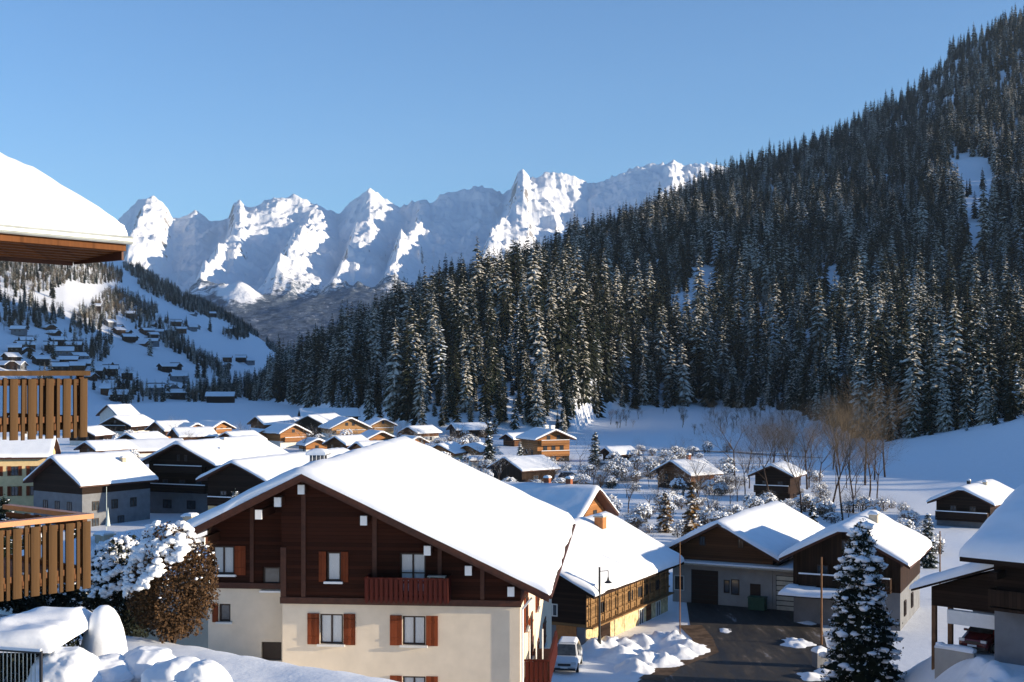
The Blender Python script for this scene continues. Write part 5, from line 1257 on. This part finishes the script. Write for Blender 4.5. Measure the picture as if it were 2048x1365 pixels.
def instanced(name, P, var, rot, scl, sources, label, cat):
    me = bpy.data.meshes.new(name); me.from_pydata([tuple(p) for p in P], [], [])
    for an, av in (('vr', var), ('rt', rot), ('sc', scl)):
        a = me.attributes.new(an, 'FLOAT', 'POINT'); a.data.foreach_set('value', np.asarray(av, np.float32))
    o = put(name, me); tag(o, label, cat, kind='stuff')
    ng = bpy.data.node_groups.new(name, 'GeometryNodeTree')
    ng.interface.new_socket('Geometry', in_out='INPUT', socket_type='NodeSocketGeometry'); ng.interface.new_socket('Geometry', in_out='OUTPUT', socket_type='NodeSocketGeometry')
    N = ng.nodes; gi = N.new('NodeGroupInput'); go = N.new('NodeGroupOutput'); jn = N.new('GeometryNodeJoinGeometry')
    def attr(a):
        n = N.new('GeometryNodeInputNamedAttribute'); n.data_type = 'FLOAT'; n.inputs['Name'].default_value = a; return n.outputs['Attribute']
    rv = N.new('ShaderNodeCombineXYZ'); ng.links.new(attr('rt'), rv.inputs['Z'])
    er = N.new('FunctionNodeEulerToRotation'); ng.links.new(rv.outputs[0], er.inputs[0])
    for k, src in enumerate(sources):
        oi = N.new('GeometryNodeObjectInfo'); oi.inputs['Object'].default_value = src; oi.transform_space = 'ORIGINAL'
        cp = N.new('FunctionNodeCompare'); cp.data_type = 'FLOAT'; cp.operation = 'EQUAL'; cp.inputs['Epsilon'].default_value = .1; cp.inputs['B'].default_value = float(k)
        ng.links.new(attr('vr'), cp.inputs['A'])
        ip = N.new('GeometryNodeInstanceOnPoints'); ng.links.new(gi.outputs[0], ip.inputs['Points']); ng.links.new(cp.outputs['Result'], ip.inputs['Selection'])
        ng.links.new(oi.outputs['Geometry'], ip.inputs['Instance']); ng.links.new(er.outputs[0], ip.inputs['Rotation']); ng.links.new(attr('sc'), ip.inputs['Scale'])
        ng.links.new(ip.outputs[0], jn.inputs[0])
    ng.links.new(jn.outputs[0], go.inputs[0])
    md = o.modifiers.new('scatter', 'NODES'); md.node_group = ng
    return o
srcs = [[c for c in p_.children if c.name.startswith('crown')][0] for p_ in proto_tree]
instanced('forest', np.stack([gx, gy, gz], 1)[rest], var[rest], rot[rest], scl[rest], srcs, 'dense dark spruce forest climbing the steep slope', 'forest')
print('TREES', nT, 'solo vis', vis[solo].min(), vis[solo].max())

# ------------------------------------------------------------------ woods on the left slope
wood_tw = []
for k in range(2):
    tr, tw = bare_tree_mesh(13, 500 + k, 4, .5, .3, 3, .4); tr.add(tw.v, tw.f)
    vv = np.array(tr.v); wood_tw.append(tr)
lone = []
LT = [(420, 652, 1), (300, 700, 0), (395, 745, 0), (408, 745, 0), (535, 735, 1), (105, 585, 1), (60, 600, 0)]
for k, (px, py, t_) in enumerate(LT):
    x, y, z = hit(px, py + 12)
    r_ = dup(proto_tree[t_], (x, y, z), k, .85); tag(r_, ['lone pointed spruce on the upper snow slope left', 'lone spruce beside a hut on the shaded slope', 'left of two slim spruces above the snowfield', 'right of two slim spruces above the snowfield', 'tall dark spruce at the foot of the left slope',
        'dark spruce in the sunlit clearing of the left slope', 'spruce at the edge of the sunlit clearing'][k], 'tree', 'lone spruces on the left slope'); lone.append(r_)
bare_src = []
for k in range(2):
    x, y, z = hit((345, 255)[k], (700, 770)[k])
    r_ = thing('bare_tree', ('bare tree on the shaded left slope by the narrow wood', 'bare tree at the foot of the left slope')[k], 'tree', (x, y, z)); wood_tw[k].build('crown', 'twig', r_); bare_src.append(r_.children[0])
gx, gy, rng = scatter(6.6, -1150, -80, 560, 2350, 18)
py_ = 742 + FPX * (EYE - terrain(gx, gy)) / gy; px_ = 1024 + FPX * gx / gy
dens = np.zeros(len(gx))
def grove(cx, cy, rx, ry, ang=0, d=1.0):
    c_, s_ = math.cos(R(ang)), math.sin(R(ang)); u_ = (px_ - cx) * c_ + (py_ - cy) * s_; v_ = -(px_ - cx) * s_ + (py_ - cy) * c_
    n_ = .35 * fbm(px_ / 16, py_ / 10, 3, int(cx)); np.maximum(dens, np.where((u_ / rx) ** 2 + (v_ / ry) ** 2 < 1 + n_, d, 0), out=dens)
for g_ in ((178, 712, 42, 16), (350, 690, 34, 14, 30), (415, 732, 60, 11, 30), (470, 672, 28, 10), (60, 640, 70, 22, -8, .8), (190, 640, 60, 26, -20, .9), (260, 610, 60, 18, 18, .8), (40, 560, 90, 30, 0, .75), (160, 545, 90, 22, 8, .85), (330, 590, 60, 12, 22, .95),
           (430, 625, 70, 10, 24, .95), (520, 668, 50, 9, 28, .95), (560, 700, 30, 9, 20, .95), (430, 790, 90, 14, -4, .8), (520, 780, 45, 22, 0, .9), (255, 792, 45, 18, 0, .75), (120, 770, 120, 14, 0, .35), (90, 700, 90, 20, 0, .22), (330, 655, 60, 10, 0, .3), (300, 800, 60, 6, 0, .5), (210, 690, 20, 10, 0, .4), (300, 560, 60, 12, 25, .9), (90, 530, 90, 18, 0, .9), (370, 610, 60, 10, 24, .9), (480, 650, 60, 9, 26, .95), (30, 610, 50, 16, 0, .5), (280, 640, 50, 10, 10, .5)): grove(*g_)
kp = (rng.random(len(gx)) < dens) & (px_ > -150) & (px_ < 640)
gx, gy = gx[kp], gy[kp]; gz = terrain(gx, gy); py_, px_ = py_[kp], px_[kp]
mix_ = rng.random(len(gx)); low_ = py_ > 735
var = np.where(mix_ < np.where(low_, .7, .55), rng.integers(0, 3, len(gx)), 3 + rng.integers(0, 2, len(gx)))
instanced('hillside_wood', np.stack([gx, gy, gz], 1), var, rng.uniform(0, 6.28, len(gx)), rng.uniform(.5, 1.0, len(gx)) * np.where(var < 3, .66, .85), srcs[:3] + bare_src, 'patchy mixed woods on the inhabited slope left', 'wood')
print('WOOD', len(gx))

sx_, sy_, rng3 = scatter(3.4, -30, 150, 330, 600, 91)
spx = 1024 + FPX * sx_ / sy_; spy = 742 + FPX * (EYE - terrain(sx_, sy_)) / sy_
sk = (((spx - 1440) / 230) ** 2 + ((spy - 846) / 26) ** 2 < 1) & (rng3.random(len(sx_)) < .03 + .08 * (fbm(spx / 50, spy / 14, 3, 93) > .05)); sx_, sy_ = sx_[sk], sy_[sk]
instanced('sapling_thicket', np.stack([sx_, sy_, terrain(sx_, sy_)], 1), rng3.integers(0, 2, len(sx_)), rng3.uniform(0, 6.28, len(sx_)), rng3.uniform(.2, .5, len(sx_)), bare_src, 'thin bare saplings on the snowy bank below the forest', 'thicket')

# ------------------------------------------------------------------ hamlets on the left slope
def tiny(label, px, py, th, W, L, up, group):
    x, y, z = hit(px, py); root = thing('hillside_chalet', label, 'house', (x, y, z), -R(th), group)
    e = 3.2; p = .58; za = e + p * W / 2; hw = W / 2 - .9
    MB().prism([(-hw, -2), (hw, -2), (hw, e + .3), (0, za - .1), (-hw, e + .3)], 1, L - .8).build('wall', up, root)
    ro = MB().prism([(-W / 2, e - .2), (0, za - .2), (W / 2, e - .2), (W / 2, e), (0, za), (-W / 2, e)], 0, L).build('roof', 'wood_dark', root)
    v, f = snow_sheet(-W / 2, W / 2, 0, L, lambda q: za - p * np.abs(q), .4, int(px), 2.5); put('snow', np_mesh('snow', v, f, 'roof_snow', True), ro)
    for q in (-1.8, 1.8): window(root, (0, 1, 0), Xv, -Yv, q, 1.2, 1.0, 1.2)
    for q in (L * .35, L * .65): window(root, (hw, 0, 0), Yv, Xv, q, 1.2, 1.0, 1.2)
rs = random.Random(9)
CL = [('small snow-roofed chalet in the shaded hamlet behind the upper balcony', [(14, 706), (38, 690), (22, 668), (48, 672), (30, 700), (58, 712), (8, 724), (36, 728), (66, 728), (86, 700), (100, 690), (108, 712), (118, 676), (104, 664), (130, 700), (84, 724), (118, 730), (140, 722), (24, 742), (150, 738), (64, 690), (50, 742), (100, 744), (132, 742)]),
      ('small snow-roofed chalet in the hamlet halfway up the left slope', [(228, 668), (246, 664), (262, 672), (282, 668), (296, 676), (310, 670), (270, 684), (288, 690), (244, 682), (326, 668), (210, 652), (312, 656), (340, 650), (350, 664)]),
      ('small snow-roofed chalet near the crest of the left slope', [(392, 634), (414, 632), (376, 660), (398, 660), (450, 664), (540, 680), (560, 688), (570, 676), (180, 620), (250, 634), (270, 628)]),
      ('scattered snow-roofed chalet low on the left slope', [(296, 696), (318, 742), (360, 742), (444, 722), (470, 722), (490, 728), (458, 738), (430, 726), (205, 748), (225, 742), (240, 756), (190, 764), (210, 778), (292, 786), (348, 786), (330, 796), (218, 800), (250, 806), (340, 762), (174, 752), (200, 788)])]
for lab, pts_ in CL:
    for (px, py) in pts_: tiny(lab, px, py, rs.choice((-75, -60, 60, 75, 80, 85, 40)) + rs.uniform(-8, 8), rs.uniform(8, 11.5), rs.uniform(9, 14), rs.choice(('wood_dark', 'wood_dark', 'wood_mid', 'plaster_grey')), lab.replace('small ', '').replace('chalet', 'chalets').replace('scattered ', ''))

# ------------------------------------------------------------------ vehicles
def car(label, x, y, z, rz, paint, snow=0.1, van=1.0):
    root = thing('car', label, 'car', (x, y, z), rz)   # front points to local -y
    secs = [(-2.05, .70, .30, .62, .60), (-1.98, .80, .24, .78, .70), (-1.2, .86, .22, .96, .78), (-.95, .87, .22, 1.02, .78), (-.30, .88, .22, 1.52 * van, .62), (.9, .88, .22, 1.56 * van, .62), (1.6, .87, .22, 1.50 * van, .60), (1.95, .85, .24, 1.0, .72), (2.05, .8, .3, .8, .7)]
    V = []; F = []
    for (yy, hw, zb, zt_, tw_) in secs:
        belt = min(zt_ - .04, .98)
        V += [(-hw * .92, yy, zb), (-hw, yy, zb + .2), (-hw, yy, belt - .12), (-tw_, yy, zt_ - .05), (-tw_ * .8, yy, zt_), (tw_ * .8, yy, zt_), (tw_, yy, zt_ - .05), (hw, yy, belt - .12), (hw, yy, zb + .2), (hw * .92, yy, zb)]
    n = 10
    for s_ in range(len(secs) - 1):
        for k in range(n): F.append((s_ * n + k, s_ * n + (k + 1) % n, (s_ + 1) * n + (k + 1) % n, (s_ + 1) * n + k))
    F += [tuple(range(n - 1, -1, -1)), tuple(range((len(secs) - 1) * n, len(secs) * n))]
    b = MB().add(V, F).build('body', paint, root)
    w = MB(); h = 1.52 * van; w.add([(-.70, -.975, 1.02), (.70, -.975, 1.02), (.57, -.36, h - .06), (-.57, -.36, h - .06)], [(0, 1, 2, 3)]); w.build('windscreen', 'glass', root)
    for s_ in (-1, 1):
        g = MB(); P = [(s_ * .885, -.7, .98), (s_ * .885, 1.5, .98), (s_ * .665, 1.35, h - .12), (s_ * .665, -.25, h - .12)]
        P = [(px_c + s_ * .012, a_, b_) for px_c, a_, b_ in P]; g.add(P, [(0, 1, 2, 3) if s_ > 0 else (3, 2, 1, 0)]); g.build('side_window', 'glass', root)
        MB().box(s_ * .62 - .16, s_ * .62 + .16, -2.065, -1.94, .66, .80).build('headlight', 'lens', root)
        MB().box(s_ * .95 - .09, s_ * .95 + .09, -.75, -.62, .98, 1.1).build('mirror', paint, root)
        for yy in (-1.25, 1.3):
            wl_ = MB().tube((s_ * .70, yy, .31), (s_ * .89, yy, .31), .31, n=18).build('wheel', 'rubber', root)
            MB().tube((s_ * .885, yy, .31), (s_ * .90, yy, .31), .19, n=14).build('rim', 'grey_metal', wl_)
    MB().box(-.42, .42, -2.075, -2.0, .56, .70).build('grille', 'black_metal', root)
    MB().box(-.74, .74, -2.10, -1.9, .26, .42).build('bumper', 'black_metal', root)
    MB().box(-.26, .26, -2.125, -2.102, .42, .53).build('number_plate', 'white', root)
    if snow:
        v, f = snow_sheet(-.56, .56, -.28, 1.5, lambda q: q * 0 + 1.53 * van, snow, 3, .25, .02, 0); put('snow', np_mesh('snow', v, f, 'soft_snow', True), root)
    return root
x, y = gp(1137, 1350); car('white hatchback parked beside the big chalet facing the viewer', x, y + 2, tz(x, y + 2) + .02, R(-8), 'car_paint', .09, 1.12)
x, y = 29.0, 73.2; car('dark red car parked in the bay under the white lintel', 26.9, 73.6, 4.3, R(-42), 'car_red', 0)
for px, py, rz, pt, lab in ((925, 945, 70, 'car_dark', 'dark car in the snowy parking left of the timber barn'), (1140, 962, 80, 'car_dark', 'dark snow-topped car right of the timber barn'), (1215, 940, 60, 'car_paint', 'pale car on the snowy lane behind the barn')):
    x, y, z = hit(px, py); car(lab, x, y, z, R(rz), pt, .15)

# ------------------------------------------------------------------ street furniture
x, y = gp(1199, 1303)
lp = thing('street_lamp', 'black street lamp with bell shade in front of the sunlit farmhouse', 'street lamp', (x, y, 0))
MB().tube((0, 0, -.3), (0, 0, 6.0), .10, .07, 10).tube((0, 0, -.3), (0, 0, 1.1), .14, .13, 10).build('pole', 'black_metal', lp)
MB().tube((0, 0, 5.7), (.62, 0, 5.75), .03, n=6).tube((.62, 0, 5.75), (.62, 0, 5.2), .03, n=6).build('arm', 'black_metal', lp)
MB().lathe([(.03, 5.32), (.07, 5.2), (.10, 5.05), (.28, 4.9), (.28, 4.87), (.08, 4.9)], 14, (.62, 0, 0)).build('lamp_shade', 'black_metal', lp)
def pole(label, px, py, h, r, mat, name='pole'):
    x, y = gp(px, py); t = thing(name, label, 'pole', (x, y, 0)); MB().tube((0, 0, -.4), (0, 0, h), r, r * .75, 8).build('shaft', mat, t); return t
pole('thin pale pole at the corner of the farmhouse', 1360, 1268, 7.0, .05, 'pole_wood')
pole('orange-brown wooden pole left of the tall snowy spruce', 1643, 1290, 6.4, .09, 'pole_wood')
pole('old wooden pole before the dark timber wing', 1880, 1200, 6.0, .07, 'pole_wood')
pole('dark wooden post against the farmhouse corner', 1183, 1290, 4.0, .12, 'wood_dark')
x, y = at(213, 150), 150; fl = thing('flagpole', 'white flagpole with a furled pale flag before the pointed-gable house', 'flagpole', (x, y, 0)); MB().tube((0, 0, -.3), (0, 0, 6.6), .05, .035, 8).build('pole', 'fabric', fl)
MB().lathe([(.03, 4.2), (.14, 3.2), (.26, 2.3), (.30, 2.1), (.06, 2.05)], 8, (.16, 0, 0)).build('flag', 'fabric', fl)
x, y = gp(1822, 1352, 4.0); mr = thing('traffic_mirror', 'round traffic mirror on a low post by the snow-topped wall', 'mirror', (x, y, tz(x, y)), R(30))
MB().tube((0, 0, -.2), (0, 0, 1.3), .05, n=8).build('post', 'pole_wood', mr); MB().tube((0, -.05, 1.5), (0, .03, 1.5), .46, n=24).build('rim', 'concrete', mr); MB().tube((0, -.09, 1.5), (0, -.052, 1.5), .40, n=24).build('glass', 'grey_metal', mr)
# low walls with snow lumps
def lowwall(label, pa, pb, h, t=.35):
    x0, y0 = gp(*pa, 4.3); x1, y1 = gp(*pb, 4.3); L_ = math.hypot(x1 - x0, y1 - y0); w = thing('low_wall', label, 'wall', (x0, y0, 4.3), math.atan2(y1 - y0, x1 - x0))
    MB().box(0, L_, -t / 2, t / 2, -2.2, h).build('masonry', 'plaster_dim', w)
    rg = np.random.default_rng(int(pa[0])); n = int(L_ / .35); P = np.stack([rg.uniform(0, L_, n), rg.uniform(-.1, .1, n), np.full(n, h + .1)], 1)
    v, f = snow_sheet(0, L_, -t / 2 - .03, t / 2 + .03, lambda q: q * 0 + h, .24, 3, .3, .08, .05); v2, f2 = blobs(P, rg.uniform(.12, .26, n), .7, 5, .5)
    put('snow', np_mesh('snow', v, f, 'soft_snow', True), w); put('snow_lumps', np_mesh('snow_lumps', v2, f2, 'soft_snow', True), w)['kind'] = 'stuff'
lowwall('snow-topped low wall along the lane before the dark timber wing', (1872, 1302), (1950, 1314), .26)
# ploughed banks
def bank(label, pts_, r, seed, zb=0.0, name='snow_bank'):
    """ploughed heap: one lumpy sheet of snow whose crest follows the points"""
    C = np.array([gp(px, py, zb) + (k,) for px, py, k in pts_]); st = .16
    xs = np.arange(C[:, 0].min() - 2 * r, C[:, 0].max() + 2 * r, st); ys = np.arange(C[:, 1].min() - 2.4 * r, C[:, 1].max() + 2.4 * r, st)
    Xg, Yg = np.meshgrid(xs, ys, indexing='ij'); h = np.zeros_like(Xg)
    wx = Xg + .5 * fbm(Xg / 1.1, Yg / 1.1, 3, seed); wy = Yg + .5 * fbm(Xg / 1.1 + 9, Yg / 1.1, 3, seed + 1)
    for x_, y_, k in C: h = np.maximum(h, k * .9 * np.exp(-((wx - x_) / r) ** 2 - ((wy - y_) / (1.5 * r)) ** 2))
    h = h * (1 + .5 * fbm(Xg / .7, Yg / .7, 4, seed + 2)) + .22 * np.clip(ridged(Xg / .9, Yg / .9, 3, seed + 3) - .45, 0, 1) * np.clip(h * 3, 0, 1)
    zt_ = terrain(Xg, Yg) if zb else 0 * Xg
    v = np.stack([Xg, Yg, zt_ + h - .09], -1).reshape(-1, 3); f = grid_faces(len(xs), len(ys))[:, ::-1]
    f = f[(h.ravel()[f] > .03).any(1)]
    o = put(name, np_mesh(name, v, f, 'soft_snow', True)); tag(o, label, 'snow bank', kind='stuff')
bank('ploughed sunlit snow bank between the lamp and the yard', [(1190, 1300, 1), (1220, 1296, 1), (1250, 1296, 1), (1285, 1290, 1), (1320, 1285, 1), (1350, 1290, 1), (1380, 1300, .8), (1240, 1315, 1), (1290, 1325, .9), (1330, 1325, .8), (1270, 1340, .8), (1360, 1310, .8)], 1.0, 4)
bank('small heaps of snow left on the yard', [(1590, 1290, .45), (1605, 1288, .45), (1580, 1282, .35), (1450, 1262, .25), (1615, 1245, .5), (1640, 1240, .6), (1620, 1355, .5), (1650, 1345, .5)], .7, 5)
bank('lumpy snow heaped along the lane at the lower right', [(1810, 1345, .5), (1850, 1335, .6), (1890, 1340, .6), (1930, 1340, .6), (1960, 1335, .6), (1990, 1345, .6), (1880, 1356, .6), (1930, 1356, .6), (1960, 1358, .7), (1840, 1322, .35), (1900, 1326, .35), (1950, 1328, .35)], .7, 6, 4.2)
x, y = gp(1640, 1335); bn = thing('bin', 'grey bin with a snow cap left of the tall snowy spruce', 'bin', (x, y, 0), .3); MB().box(-.4, .4, -.35, .35, 0, 1.1).build('body', 'plaster_grey', bn); v, f = snow_sheet(-.42, .42, -.37, .37, lambda q: q * 0 + 1.1, .35, 2, .2, .02, .02); put('snow', np_mesh('snow', v, f, 'soft_snow', True), bn)
x, y = gp(1515, 1222); bn = thing('container', 'dark green waste container against the garage wall', 'container', (x, y, 0), R(-27)); MB().box(-.7, .7, -.4, .4, .1, 1.1).build('body', 'green_paint', bn); MB().box(-.74, .74, -.44, .44, 1.102, 1.18).build('lid', 'green_paint', bn)

# ------------------------------------------------------------------ valley air
hz = MB().box(-7000, 7000, -400, 9500, -12, 1500).build('haze', None)
hm = bpy.data.materials.new('valley_air'); hm.use_nodes = True; hn = hm.node_tree; hn.nodes.remove(hn.nodes['Principled BSDF'])
pv = hn.nodes.new('ShaderNodeVolumePrincipled'); pv.inputs['Density'].default_value = HAZE; pv.inputs['Color'].default_value = (0.62, 0.80, 1.0, 1); pv.inputs['Anisotropy'].default_value = 0.0
hn.links.new(pv.outputs[0], hn.nodes['Material Output'].inputs['Volume']); hz.data.materials.append(hm)
tag(hz, 'thin bluish air over the valley', 'haze', kind='stuff')
